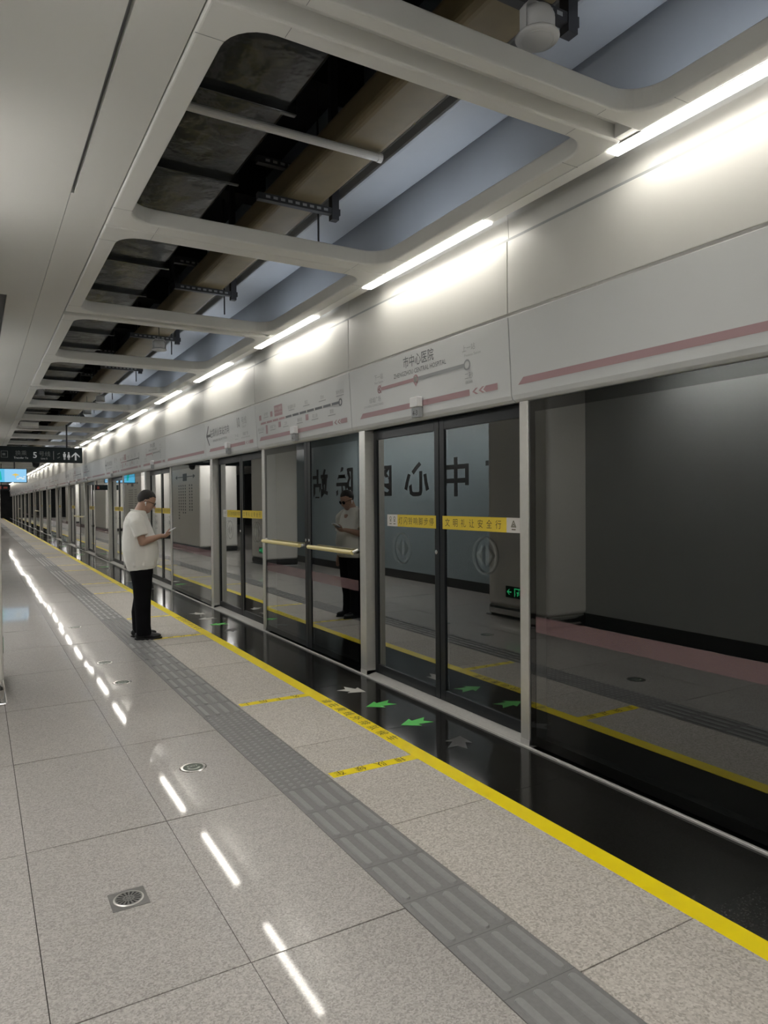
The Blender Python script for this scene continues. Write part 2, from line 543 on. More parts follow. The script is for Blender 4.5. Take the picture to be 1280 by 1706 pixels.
# --- side walls, columns, rear of the platform (seen mirrored in the glass)
def skirted_wall(name, x, ya, yb, m, thick=0.3, joints=True):
    w = MB().box(x - thick, x, ya, yb, 0.165, 3.6).build(name, m)
    struct(w)
    MB().box(x - thick, x + 0.006, ya, yb, 0.0, 0.165).build('skirting', M['base'], w)
    j = MB()
    yy = ya + 1.2
    while joints and yy < yb - 0.3:
        j.box(x, x + 0.0015, yy - 0.004, yy + 0.004, 0.165, 3.6); yy += 1.2
    if j.v: j.build('joint', M['grout'], w)
    return w
skirted_wall('wall_left', -0.45, Y0, 6.26, M['wall_grey'], joints=False)
wt = skirted_wall('wall_left.001', -1.15, 7.55, 18.6, M['wall_blue'], joints=False)
lt = MB()
for ch, yy in zip('市中心医院站', (8.85, 10.12, 11.4, 12.72, 14.1, 15.4)):
    lt.text(ch, (-1.1475, yy, 1.70), (0, 1, 0), (0, 0, 1), 0.72, sx=1.25, bold=0.022)
ltx = lt.build('lettering', M['ink'], wt)
ltx['label'] = 'large dark station name characters on the blue-grey wall'
def column(x0, x1, ya, yb, name='wall_column', m='col'):
    c = MB().box(x0, x1, ya, yb, 0.16, 3.6).build(name, M[m], bevel=0.05, seg=4)
    struct(c)
    MB().box(x0 - 0.004, x1 + 0.004, ya - 0.004, yb + 0.004, 0.02, 0.165).build('steel_base', M['base'] if ya > 10 else M['chrome'], c, bevel=0.05, seg=3)
    MB().box(x0 - 0.03, x1 + 0.022, ya - 0.022, yb + 0.022, 0.0, 0.022).build('flange', M['chrome'], c, bevel=0.01)
    return c
c1 = column(-0.75, 0.165, 6.22, 7.58)
c2 = column(-0.75, 0.165, 15.85, 17.1)
blocks = [column(-0.9, 0.12, 21.4, 25.0), column(-0.9, 0.12, 30.2, 33.9), column(-0.9, 0.12, 39.4, 44.0), column(-0.9, 0.12, 47.0, 50.5),
          column(-0.9, 0.12, 56.0, 58.5)]
for c, yc in ((blocks[0], 23.1), (blocks[1], 32.0)):
    s = MB()
    X = 0.1225
    s.box(0.12, X, yc - 1.05, yc + 1.05, 2.36, 2.385)
    s.prism([(0.12, yc - 1.25, 2.37), (0.12, yc - 1.0, 2.30), (0.12, yc - 1.0, 2.44)], (0.0025, 0, 0))
    s.prism([(0.12, yc + 1.25, 2.37), (0.12, yc + 1.0, 2.30), (0.12, yc + 1.0, 2.44)], (0.0025, 0, 0))
    s.box(0.12, X + 0.001, yc - 0.25, yc + 0.25, 2.24, 2.48)
    for i, n in enumerate((9, 9, 0, 10, 10, 9, 12)):
        for k in range(n):
            s.box(0.12, X, yc - 0.9 + i * 0.27, yc - 0.9 + i * 0.27 + 0.10, 2.06 - k * 0.098, 2.06 - k * 0.098 + 0.055)
    s.build('wayfinding_print', M['grey_ink'], c)
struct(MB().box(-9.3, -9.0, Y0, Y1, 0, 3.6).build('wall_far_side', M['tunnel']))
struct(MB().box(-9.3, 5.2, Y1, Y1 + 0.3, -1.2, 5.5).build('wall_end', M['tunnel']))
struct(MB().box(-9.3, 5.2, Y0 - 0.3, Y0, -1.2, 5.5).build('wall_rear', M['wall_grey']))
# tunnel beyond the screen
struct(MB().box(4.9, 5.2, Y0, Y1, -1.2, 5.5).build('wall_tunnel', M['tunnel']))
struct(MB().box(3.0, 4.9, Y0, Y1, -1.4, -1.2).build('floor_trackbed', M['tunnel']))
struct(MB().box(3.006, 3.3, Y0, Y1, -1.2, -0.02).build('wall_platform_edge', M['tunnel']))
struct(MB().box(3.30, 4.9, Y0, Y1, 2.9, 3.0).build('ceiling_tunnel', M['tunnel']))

# --- header wall: upper white boards (one mesh of boards with real joints)
joints = []
k = -2
while YD + k * P < Y1:
    joints += [3.47 + k * P, 5.665 + k * P]
    k += 1
joints = [j for j in joints if j > Y0]
up = MB()
for a, b in zip(joints[:-1], joints[1:]):
    up.box(XH, XH + 0.05, a + 0.003, b - 0.003, 2.748, 3.205)
struct(up.build('wall_header', M['white_panel'], bevel=0.004))
struct(MB().box(XS + 0.03, 3.3, Y0, Y1, 2.215, 5.4).build('wall_header_backing', M['duct']))
cv = MB()
for a, b in zip(joints[:-1], joints[1:]):
    cv.prism([(XH + 0.015, a + 0.0015, 3.222), (XH + 0.03, a + 0.0015, 3.222), (XH + 0.03, a + 0.0015, 3.46), (XH - 0.01, a + 0.0015, 3.46), (XH + 0.008, a + 0.0015, 3.34)],
             (0, b - a - 0.003, 0))
struct(cv.build('trim_2', M['white_panel']))
struct(MB().box(XH + 0.012, XH + 0.04, Y0, Y1, 3.2, 3.225).build('trim_3', M['pale_ink']))
struct(MB().box(XH + 0.006, XH + 0.04, Y0, Y1, 2.728, 2.75).build('trim_4', M['steel']))

# --- ceiling: flat sheets to the left, framed openings over the platform edge
cf = MB()
cf.box(-9.0, 0.485, Y0, 6.66, ZC + 0.012, ZC + 0.05)
cf.box(0.25, 0.485, 6.66, 9.6, ZC + 0.012, ZC + 0.05)
cf.box(-9.0, -0.6, 6.66, 9.6, ZC + 0.012, ZC + 0.05)
cf.box(-9.0, 0.485, 9.6, Y1, ZC + 0.012, ZC + 0.05)
cf.box(0.505, 0.716, Y0, 4.3, ZC + 0.012, ZC + 0.05)
cf.box(0.488, 0.716, 4.3, Y1, ZC + 0.012, ZC + 0.05)
struct(cf.build('ceiling', M['ceil_flat']))
struct(MB().box(0.47, 0.52, Y0, Y1, ZC + 0.05, ZC + 0.1).build('ceiling_joint_backing', M['pale_ink']))

def rounded_rect(x0, x1, y0, y1, r, n=7):
    pts = []
    for cx, cy, a0 in ((x1 - r, y1 - r, 0), (x0 + r, y1 - r, 90), (x0 + r, y0 + r, 180), (x1 - r, y0 + r, 270)):
        for i in range(n + 1):
            a = math.radians(a0 + 90.0 * i / n)
            pts.append((cx + r * math.cos(a), cy + r * math.sin(a)))
    return pts

def frame_mesh(L, oy0, oy1):
    """pressed white frame panel with a round-cornered opening; y from 0 to L"""
    bm = bmesh.new()
    fx0, fx1 = 0.722, 2.735
    outer = [(fx0, 0.002), (fx1, 0.002), (fx1, L - 0.002), (fx0, L - 0.002)]
    inner = rounded_rect(0.832, 2.628, oy0, oy1, 0.17)
    ov = [bm.verts.new((x, y, 0)) for x, y in outer]
    iv = [bm.verts.new((x, y, 0)) for x, y in inner]
    edges = [bm.edges.new((ov[i], ov[(i + 1) % 4])) for i in range(4)] + [bm.edges.new((iv[i], iv[(i + 1) % len(iv)])) for i in range(len(iv))]
    bmesh.ops.triangle_fill(bm, use_beauty=True, use_dissolve=False, edges=edges)
    for f in bm.faces:
        if f.normal.z > 0: f.normal_flip()
    ret = bmesh.ops.extrude_face_region(bm, geom=list(bm.faces))
    bmesh.ops.translate(bm, vec=(0, 0, 0.105), verts=[g for g in ret['geom'] if isinstance(g, bmesh.types.BMVert)])
    bmesh.ops.recalc_face_normals(bm, faces=bm.faces)
    me = bpy.data.meshes.new('ceiling_frame')
    bm.to_mesh(me); bm.free()
    me.materials.append(M['ceil'])
    return me
fA = frame_mesh(2.28, 0.085, 2.145)
fB = frame_mesh(2.28, 0.135, 2.205)
k = -2
while 2.39 + k * P < Y1 - P:
    for me, yy in ((fA, 2.39 + k * P), (fB, 4.67 + k * P)):
        o = bpy.data.objects.new('ceiling_frame', me)
        COL.objects.link(o); o.location = (0, yy, ZC)
        bv = o.modifiers.new('bevel', 'BEVEL'); bv.width = 0.012; bv.segments = 3; bv.limit_method = 'ANGLE'; bv.angle_limit = math.radians(50)
        struct(o)
    k += 1
gb = MB()
k = -2
while 2.335 + k * P < Y1:
    yy = 2.335 + k * P
    gb.box(0.722, 2.735, yy - 0.07, yy + 0.07, ZC + 0.08, ZC + 0.10)
    k += 1
k = -2
while 2.335 + k * P < Y1:
    gb.box(2.69, 2.737, 2.28 + k * P, 2.39 + k * P, ZC + 0.012, ZC + 0.10); k += 1
struct(gb.build('ceiling_groove', M['ceil']))
# seams between frame pieces
sm = MB()
k = -1
while 2.39 + k * P < 30:
    for yy, o0, o1, g0, g1 in ((2.39 + k * P, 2.475, 4.535, 2.39, 4.67), (4.67 + k * P, 4.805, 6.875, 4.67, 6.95)):
        o0 += k * P; o1 += k * P; g0 += k * P; g1 += k * P
        sm.box(0.722, 0.832, o0 + 0.12, o0 + 0.123, ZC - 0.0006, ZC + 0.001)
        sm.box(0.722, 0.832, o1 - 0.17, o1 - 0.167, ZC - 0.0006, ZC + 0.001)
        for xx in (1.02, 2.44):
            sm.box(xx, xx + 0.0025, g0 + 0.012, o0 - 0.012, ZC - 0.0006, ZC + 0.001)
            sm.box(xx, xx + 0.0025, o1 + 0.012, g1 - 0.012, ZC - 0.0006, ZC + 0.001)
        sm.box(2.628, 2.735, o0 + 0.2, o0 + 0.2025, ZC - 0.0006, ZC + 0.001)
        sm.box(2.628, 2.735, o1 - 0.2, o1 - 0.1975, ZC - 0.0006, ZC + 0.001)
    k += 1
struct(sm.build('ceiling_seams', M['pale_ink']))
# --- roof void
struct(MB().box(-9.3, 3.3, Y0, Y1, 5.4, 5.6).build('ceiling_deck', M['void']))
struct(MB().box(-0.75, -0.7, Y0, Y1, ZC + 0.1, 5.4).build('wall_void_side', M['void']))
dk = MB()
y = 0.6
while y < 40:
    dk.box(-0.7, 2.9, y, y + 0.25, 5.0, 5.4); y += 2.335
struct(dk.build('ceiling_beams', M['void']))

# ================================================================== LIGHTS
LX0, LX1 = 2.738, 2.822
struct(MB().box(LX0 - 0.003, LX1 + 0.003, Y0, Y1, ZC + 0.012, ZC + 0.07).build('trim_5', M['ceil']))
lp = thing('linear_light', (2.78, 0.92, ZC), None, 'light', 'linear lamps over the platform screen')
MB().box(LX0, LX1, 0.92, 2.49, ZC + 0.004, ZC + 0.012).build('lamp_body', M['lamp_off'], lp)
MB().box(LX0 + 0.003, LX1 - 0.003, 0.925, 2.485, ZC - 0.004, ZC + 0.004).build('diffuser', M['lamp'], lp)
MB().box(LX0 + 0.02, LX1 - 0.02, 0.95, 2.46, ZC + 0.07, ZC + 0.078).build('fill_uplight', M['fill_strip'], lp)  # glowing strip added on the lamp tops to light the void
NL = 31
for i in range(NL):
    lab = 'white linear ceiling lamp, %s in the row counted from the top right' % ORD[i]
    if i == 0: lp['label'] = lab
    else: copy_tree(lp, (2.78, 0.92 + 2.555 * i, ZC), lab)
copy_tree(lp, (2.78, 0.92 - 2.555, ZC), 'bright white linear ceiling lamp just before the first one in the row', None)
struct(MB().box(LX0, LX1, Y0, Y1, ZC + 0.003, ZC + 0.0125).build('trim_6', M['lamp_off']))
# the lamp row of the opposite platform edge, mirrored in the glass
for i in range(4):
    c = copy_tree(lp, (-5.2, 19 + 3.2 * i, ZC), 'linear lamp over the opposite platform edge, %s from the near end' % ORD[i], 'linear lamps over the opposite edge')

tb_ = thing('fill_pendant', (-0.08, 0.92, 3.0), None, 'light', 'added fill lamps suspended by the left wall')  # row added out of view to brighten the floor and the person
MB().box(-0.125, -0.035, 0.92, 2.42, 2.985, 3.03).build('lamp_body', M['speaker'], tb_, bevel=0.004)
MB().box(-0.12, -0.04, 0.93, 2.41, 2.978, 2.985).build('diffuser', M['tube'], tb_)
MB().box(-0.11, -0.05, 0.93, 2.41, 3.03, 3.036).build('upper_diffuser', M['fill_tube_up'], tb_)
for yy in (1.0, 2.34):
    MB().tube((-0.08, yy, 3.03), (-0.08, yy, ZC + 0.012), 0.005, 0.005, 6).build('suspension_rod', M['strut'], tb_)
tb_['label'] = 'added suspended fill lamp by the left wall, first in its row'
for i, yy in enumerate((-1.6, 3.45, 8.3, 10.2, 12.1, 18.0, 20.0, 26.0, 28.5, 35.0, 37.0, 45.3, 52.0, 54.2, 60.0, 63.0, 66.0, 70.0, 74.0, 78.0)):
    copy_tree(tb_, (-0.08 if yy < 5 else -0.33, yy, 3.0), 'added suspended fill lamp by the left wall, %s along its row' % ORD[i + 1])

# ================================================================== PLATFORM SCREEN
def make_door():
    t = thing('platform_screen_door', (XS, YD, 0), None, 'platform screen door', 'sliding platform screen doors')
    x = XS + 0.10
    LEN = P - 2.42 - 0.08 - 0.11 - 0.01   # clear opening
    half = LEN / 2
    for side in (0, 1):
        a = YD + (0.0 if side == 0 else half + 0.004)
        b = YD + (half - 0.004 if side == 0 else LEN)
        leaf = MB().box(x, x + 0.012, a + 0.045, b - 0.045, 0.10, 2.12).build('door_leaf', M['glass'], t)
        fr = MB()
        meet = 0.062
        w0 = meet if side == 1 else 0.05
        w1 = meet if side == 0 else 0.05
        fr.box(x - 0.012, x + 0.03, a, a + w0, 0.03, 2.2)
        fr.box(x - 0.012, x + 0.03, b - w1, b, 0.03, 2.2)
        fr.box(x - 0.012, x + 0.03, a + w0, b - w1, 0.03, 0.11)
        fr.box(x - 0.012, x + 0.03, a + w0, b - w1, 2.11, 2.2)
        fr.build('leaf_frame', M['frame_black'], leaf, bevel=0.003)
        # safety sticker
        da, db = (YD + 0.085, YD + half - 0.045) if side == 0 else (YD + half + 0.045, YD + 1.815)
        split = da + 0.145 if side == 0 else db - 0.17
        st = MB()
        sx = x - 0.0135
        ya, yb = (split, db) if side == 0 else (da, split)
        st.box(sx, sx + 0.0006, ya, yb, 1.352, 1.452)
        s1 = st.build('yellow_sticker', M['sticker_yellow'], leaf)
        w = MB()
        ya, yb = (da, split) if side == 0 else (split, db)
        w.box(sx, sx + 0.0006, ya, yb, 1.352, 1.452)
        w.build('white_sticker', M['sticker_white'], leaf)
        tx = MB()
        msg = '文明礼让安全行' if side == 0 else '灯闪铃响脚步停'
        ys_ = [split + 0.085 + (db - split - 0.15) * (6 - i) / 6 for i in range(7)] if side == 0 else [da + 0.06 + (split - da - 0.11) * (6 - i) / 6 for i in range(7)]
        for chh, yy in zip(msg, ys_):
            tx.text(chh, (sx - 0.0006, yy, 1.378), (0, -1, 0), (0, 0, 1), 0.066)
        if side == 0:
            yc = (da + split) / 2
            for k_ in range(2):
                r_ = 0.024 - k_ * 0.012
                tri = [(sx - 0.0006, yc + r_, 1.39 + k_ * 0.004), (sx - 0.0006, yc - r_, 1.39 + k_ * 0.004), (sx - 0.0006, yc, 1.39 + r_ * 1.8)]
                for p_, q_ in zip(tri, tri[1:] + tri[:1]):
                    tx.tube(p_, q_, 0.0022, 0.0022, 4)
            tx.box(sx - 0.0006, sx, yc - 0.02, yc + 0.02, 1.370, 1.377)
        else:
            for yc in (split + 0.05, split + 0.115):
                tx.ring((sx - 0.0006, yc, 1.42), (1, 0, 0), 0.011, 0.016, 0.0005, 20)
                tx.box(sx - 0.0006, sx, yc - 0.014, yc + 0.014, 1.393, 1.40)
                tx.box(sx - 0.0006, sx, yc - 0.018, yc + 0.018, 1.370, 1.376)
        tx.build('lettering', M['ink_brown'], leaf)
        # faint etched ring with two arrowheads
        yc, zc = (YD + 0.475, 1.18) if side == 0 else (YD + 1.60, 1.17)
        e = MB()
        e.ring((sx, yc, zc), (1, 0, 0), 0.118, 0.135, 0.0006)
        e.prism([(sx, yc + 0.095, zc), (sx, yc + 0.02, zc + 0.075), (sx, yc + 0.02, zc - 0.075)], (0.0006, 0, 0))
        e.prism([(sx, yc - 0.095, zc), (sx, yc - 0.02, zc + 0.075), (sx, yc - 0.02, zc - 0.075)], (0.0006, 0, 0))
        e.build('arrow_ring_film', M['etch'], leaf)
        if side == 1:
            MB().lathe((x - 0.012, a + 0.034, 1.17), (-1, 0, 0), [(0.017, 0), (0.017, 0.006), (0.008, 0.007), (0.008, 0.009)], 18).build('lock', M['chrome'], leaf)
    tp = MB()
    tp.prism([(XS + 0.004, YD, 0.0), (XS + 0.004, YD, 0.013), (XS + 0.085, YD, 0.03), (XS + 0.16, YD, 0.03), (XS + 0.16, YD, 0.0)], (0, LEN, 0))
    tp.build('threshold', M['steel'], t)
    return t, LEN
door, DLEN = make_door()

def make_post(w, name='screen_post'):
    t = thing(name, (XS, 0, 0), None, 'screen post', 'steel posts of the platform screen')
    MB().box(XS, XS + 0.15, 0, w, 0.012, 2.2).build('mullion', M['post'], t, bevel=0.004)
    MB().box(XS - 0.002, XS + 0.15, 0.0, w, 0.0, 0.05).build('foot', M['steel'], t, bevel=0.002)
    return t
post_a = make_post(0.08)
post_b = make_post(0.11)

def make_fixed(bars):
    t = thing('emergency_door' if bars else 'glass_screen_panel', (XS, 5.61, 0), None,
              'emergency door' if bars else 'glass panel', 'emergency doors of the screen' if bars else 'fixed panels of the screen')
    a, b = 5.61, 8.03
    x = XS + 0.012
    pane = MB().box(x, x + 0.012, a, b, 0.03, 2.19).build('glass_pane', M['glass'], t)
    fr = MB()
    for (ya, yb, za, zb) in ((a, a + 0.05, 0.03, 2.188), (b - 0.05, b, 0.03, 2.188), (a + 0.05, b - 0.05, 2.12, 2.188), (a + 0.05, b - 0.05, 0.03, 0.09)):
        fr.box(x - 0.0015, x, ya, yb, za, zb)
    fr.build('dark_edge_band', M['frit'], t)
    bd = MB().box(x - 0.001, x - 0.0002, a + 0.002, b - 0.002, 0.745, 0.842).build('maroon_band', M['maroon_band'], t)
    bd['label'] = 'translucent maroon band across the glass'
    if bars:
        mid = 6.77
        ml = MB()
        ml.box(x - 0.008, x + 0.03, mid - 0.075, mid - 0.004, 0.03, 2.185)
        ml.box(x - 0.008, x + 0.03, mid + 0.004, mid + 0.075, 0.03, 2.185)
        ml.build('meeting_stile', M['frame_black'], t)
        for s, ya, yb in ((-1, a + 0.06, mid - 0.115), (1, mid + 0.115, b - 0.05)):
            pb = MB()
            pts = [(x, ya, 1.10), (x - 0.05, ya + 0.03, 1.10)]
            pb.tube((x - 0.055, ya, 1.10), (x - 0.055, yb, 1.10), 0.021, 0.021, 14)
            br = pb.build('push_bar', M['bar'], t, smooth=False)
            bk = MB()
            bk.tube((x, ya + 0.04, 1.10), (x - 0.055, ya + 0.04, 1.10), 0.016, 0.016, 10)
            bk.tube((x, yb - 0.04, 1.10), (x - 0.055, yb - 0.04, 1.10), 0.016, 0.016, 10)
            bk.tube((x - 0.055, (ya if s < 0 else yb) , 1.10), (x, (ya if s < 0 else yb) + s * -0.0, 1.12), 0.014, 0.014, 8)
            bk.build('bar_bracket', M['steel'], br)
            MB().lathe((x - 0.008, mid + s * 0.04, 1.16), (-1, 0, 0), [(0.016, 0), (0.016, 0.006), (0.008, 0.008)], 16).build('lock', M['chrome'], t)
    return t
fixed_bars = make_fixed(True)
fixed_plain = make_fixed(False)

for k in range(-1, NU):
    n = k
    dy = P * k
    lab = 'sliding glass platform door with yellow stickers, %s after the large stickered one' % ORD[max(k - 1, 0)]
    if k == -1: lab = 'sliding glass platform door beyond the edge of the photo'
    if k == 0: door['label'] = 'sliding glass platform door with clearly legible yellow stickers between two steel posts'
    else: copy_tree(door, (XS, YD + dy, 0), lab)
    a = post_a if k == 0 else copy_tree(post_a)
    a.location = (XS, YD - 0.082 + dy, 0)
    a['label'] = ('narrow steel post between the large dark glass panel and the stickered door' if k == 0 else
                  'narrow steel post at the camera side of sliding door %s along the screen' % ORD[max(k, 0)])
    b = post_b if k == 0 else copy_tree(post_b)
    b.location = (XS, 5.50 + dy, 0)
    b['label'] = ('wide steel post between the stickered door and the panel with cream push bars' if k == 0 else
                  'wide steel post at the far side of sliding door %s along the screen' % ORD[max(k, 0)])
    if k == -1:
        a['label'] = 'narrow steel post beside the door beyond the edge of the photo'
        b['label'] = 'wide steel post where the large dark glass panel ends at the photo edge'
    if k == 0:
        fixed_bars['label'] = 'glass emergency door with cream push bars mirroring the man in the white shirt'
    elif k == -1:
        fixed_plain.location = (XS, 5.61 + dy, 0)
        fixed_plain['label'] = 'large dark fixed glass panel at the right edge of the photo'
    elif k % 4 == 0:
        copy_tree(fixed_bars, (XS, 5.61 + dy, 0), 'glass emergency door with push bars far along the screen, past sliding door %s' % ORD[k])
    else:
        copy_tree(fixed_plain, (XS, 5.61 + dy, 0), 'fixed glass panel with a maroon band just past sliding door %s' % ORD[k])

# ================================================================== HEADER SIGN BOARDS
ZB0, ZB1 = 2.195, 2.732
def bx(z): return XH + 0.004 + (ZB1 - z) / (ZB1 - ZB0) * 0.028
def bp(y_, z_, off=0.0018): return Vector((bx(z_) - off, y_, z_))
def board_shape(a, b):
    mb = MB()
    x1 = XH + 0.06
    prof = [(bx(ZB1), ZB1), (bx(2.235), 2.235), (bx(2.235) + 0.012, 2.208), (bx(2.235) + 0.035, 2.195), (XS + 0.02, 2.193), (XS + 0.02, ZB1)]
    mb.prism([(x, a + 0.003, z) for x, z in prof], (0, b - a - 0.006, 0))
    return mb
UPB = Vector((-0.028 / (ZB1 - ZB0), 0, 1)).normalized()
RB = (0, -1, 0)
def qd(mb, ya, yb, za, zb, off=0.0018):
    mb.sheet([bp(ya, za, off), bp(yb, za, off), bp(yb, zb, off), bp(ya, zb, off)])
def stripe(mb, hi, lo, chevrons=True):
    """maroon stripe from y=hi (left end, slanted) to y=lo; chevrons towards lo"""
    z0, z1 = 2.292, 2.335
    end = lo + (0.30 if chevrons else 0.0)
    mb.sheet([bp(hi + 0.03, z0), bp(end, z0), bp(end, z1), bp(hi - 0.02, z1)])
    if chevrons:
        zm = (z0 + z1) / 2
        for c in (0.24, 0.17):
            y_ = lo + c
            mb.sheet([bp(y_ + 0.03, zm), bp(y_ - 0.01, z0), bp(y_ - 0.035, z0), bp(y_ + 0.005, zm)])
            mb.sheet([bp(y_ + 0.03, zm), bp(y_ + 0.005, zm), bp(y_ - 0.035, z1), bp(y_ - 0.01, z1)])
        mb.sheet([bp(lo + 0.12, z0), bp(lo, z0), bp(lo, z1), bp(lo + 0.12, z1), bp(lo + 0.15, zm)])
def ring_on(mb, y_, z_, r0, r1):
    mb.ring(bp(y_, z_, 0.0025), (1, 0, 0), r0, r1, 0.0008, 28)
def thick(mb, ya, za, yb, zb, w):
    mb.sheet([bp(ya, za - w / 2), bp(yb, zb - w / 2), bp(yb, zb + w / 2), bp(ya, za + w / 2)])
def disc_on(mb, y_, z_, r, off):
    pts = [bp(y_ + math.cos(i * math.pi / 12) * r, z_ + math.sin(i * math.pi / 12) * r, off) for i in range(24)]
    mb.sheet(pts)

def board_station(a, b):
    t = thing('station_name_board', (XH, a, ZB0), None, 'sign board', 'header boards with the station name')
    board_shape(a, b).build('board', M['sign_panel'], t, bevel=0.003)
    s = MB(); stripe(s, b - 0.2, a + 0.13)
    thick(s, b - 0.57, 2.505, a + 1.10, 2.505, 0.028)
    yl = b - 0.51
    s.sheet([bp(yl, 2.505), bp(yl - 0.06, 2.465), bp(yl - 0.035, 2.505), bp(yl - 0.06, 2.545)])
    ring_on(s, b - 0.535, 2.505, 0.024, 0.034)
    ring_on(s, a + 1.10, 2.505, 0.026, 0.036)
    s.sheet([bp(a + 1.125, 2.478), bp(a + 1.10, 2.448), bp(a + 1.075, 2.478)])
    s.build('maroon_print', M['maroon'], t)
    g = MB(); thick(g, a + 1.07, 2.505, a + 0.47, 2.505, 0.028); ring_on(g, a + 0.445, 2.505, 0.026, 0.038)
    g.build('grey_line_print', M['pale_ink'], t)
    c = MB(); disc_on(c, a + 1.10, 2.505, 0.026, 0.003); disc_on(c, a + 1.10, 2.505, 0.026, 0.003)
    c.build('station_dot', M['white_panel'], t)
    l = MB()
    l.text('市中心医院', bp(a + 1.055, 2.618), RB, UPB, 0.098, sx=0.88)
    l.text('ZHENGZHOU CENTRAL HOSPITAL', bp(a + 1.055, 2.555), RB, UPB, 0.050, sx=0.93)
    l.build('station_name', M['grey_ink'], t)
    p = MB()
    p.text('下一站', bp(b - 0.53, 2.59), RB, UPB, 0.05); p.text('Next Station', bp(b - 0.53, 2.555), RB, UPB, 0.028)
    p.text('绿城广场', bp(b - 0.45, 2.41), RB, UPB, 0.05); p.text('LYUCHENG GUANGCHANG', bp(b - 0.42, 2.375), RB, UPB, 0.026)
    p.text('上一站', bp(a + 0.42, 2.60), RB, UPB, 0.05); p.text('Previous Station', bp(a + 0.38, 2.56), RB, UPB, 0.028)
    p.text('二砂', bp(a + 0.43, 2.41), RB, UPB, 0.05); p.text('ERSHA', bp(a + 0.43, 2.375), RB, UPB, 0.028)
    p.build('small_print', M['pale_ink'], t)
    return t
def board_map(a, b):
    t = thing('route_map_board', (XH, a, ZB0), None, 'sign board', 'header boards with the route map')
    board_shape(a, b).build('board', M['sign_panel'], t, bevel=0.003)
    s = MB(); stripe(s, b - 0.12, a + 0.08)
    n = 12
    yy = [b - 0.16 - (b - a - 0.36) * i / (n - 1) for i in range(n)]
    g = MB(); d = MB(); ic = MB()
    thick(s, yy[0], 2.49, yy[4], 2.49, 0.024)
    thick(g, yy[4], 2.49, yy[-1], 2.49, 0.024)
    for i, y_ in enumerate(yy):
        disc_on(d, y_, 2.49, 0.013, 0.0026)
        if i == 3:
            qd(s, y_ + 0.12, y_ - 0.12, 2.53, 2.65, 0.0018)
        else:
            up_ = (i % 2 == 1)
            zc = 2.57 if up_ else 2.41
            nm = ['郑州火车站', '医学院', '绿城广场', '', '二砂', '卧龙游乐园', '秦岭路', '常庄', '郑上路', '须水', '荥阳', '郑州西站'][i]
            p = MB()
            p.text(nm, bp(y_, zc), RB, UPB, 0.042)
            p.box(bp(y_, zc).x - 0.0001, bp(y_, zc).x, y_ - 0.08, y_ + 0.08, zc - 0.024, zc - 0.016)
            p.build('station_name', M['pale_ink'], t)
    ring_on(g, yy[-1], 2.49, 0.022, 0.036)
    for y_, z_ in ((yy[0], 2.56), (yy[2] + 0.02, 2.57), (yy[3] - 0.02, 2.43), (yy[7], 2.43)):
        ic = MB(); qd(ic, y_ + 0.035, y_ - 0.035, z_ - 0.03, z_ + 0.03, 0.0022); ic.build('interchange_icon', M['maroon'], t)
    ic = MB(); qd(ic, yy[1] + 0.03, yy[1] - 0.03, 2.36, 2.46, 0.0022)
    s.build('maroon_print', M['maroon'], t); g.build('grey_line_print', M['grey_ink'], t)
    d.build('station_dot', M['white_panel'], t)
    ic.build('interchange_icon', M['maroon'], t)
    w = MB(); w.text('市中心医院', bp(yy[3], 2.595, 0.003), RB, UPB, 0.042); w.text('ZHENGZHOU CENTRAL', bp(yy[3], 2.56, 0.003), RB, UPB, 0.021)
    w.build('highlighted_name', M['white_panel'], t)
    return t
def board_direction(a, b):
    t = thing('direction_board', (XH, a, ZB0), None, 'sign board', 'header boards with the direction arrow')
    board_shape(a, b).build('board', M['sign_panel'], t, bevel=0.003)
    s = MB(); stripe(s, b - 0.22, a + 0.13)
    s.build('maroon_print', M['maroon'], t)
    g = MB()
    ya = b - 0.10
    thick(g, ya, 2.525, ya - 0.2, 2.525, 0.035)
    for sg in (1, -1):
        g.sheet([bp(ya + 0.02, 2.525), bp(ya - 0.02, 2.525), bp(ya - 0.14, 2.525 + sg * 0.14), bp(ya - 0.10, 2.525 + sg * 0.14)])
    g.text('往郑州火车站方向', bp(b - 0.72, 2.50), RB, UPB, 0.13, sx=0.85)
    g.text('ZHENGZHOU RAILWAY STATION', bp(b - 0.72, 2.425), RB, UPB, 0.042)
    g.build('direction_print', M['grey_ink'], t)
    p = MB()
    p.text('号线', bp(a + 0.43, 2.56), RB, UPB, 0.10); p.text('Line 10', bp(a + 0.43, 2.51), RB, UPB, 0.04)
    p.text('下一站', bp(a + 0.75, 2.41), RB, UPB, 0.045); p.text('Next Station', bp(a + 0.75, 2.375), RB, UPB, 0.026)
    p.text('绿城广场', bp(a + 0.4, 2.41), RB, UPB, 0.05); p.text('LYUCHENG GUANGCHANG', bp(a + 0.4, 2.375), RB, UPB, 0.026)
    p.build('small_print', M['pale_ink'], t)
    m = MB(); m.text('10', bp(a + 0.66, 2.53), RB, UPB, 0.18, sx=0.7)
    m.build('line_number', M['grey_ink'], t)
    return t
def board_stripe(a, b):
    t = thing('stripe_board', (XH, a, ZB0), None, 'sign board', 'header boards with a plain stripe')
    board_shape(a, b).build('board', M['sign_panel'], t, bevel=0.003)
    s = MB(); stripe(s, b - 0.10, a + 0.08, False)
    s.build('maroon_print', M['maroon'], t)
    return t
A0, A1, A2 = 3.47, 5.665, 8.14
protos = {}
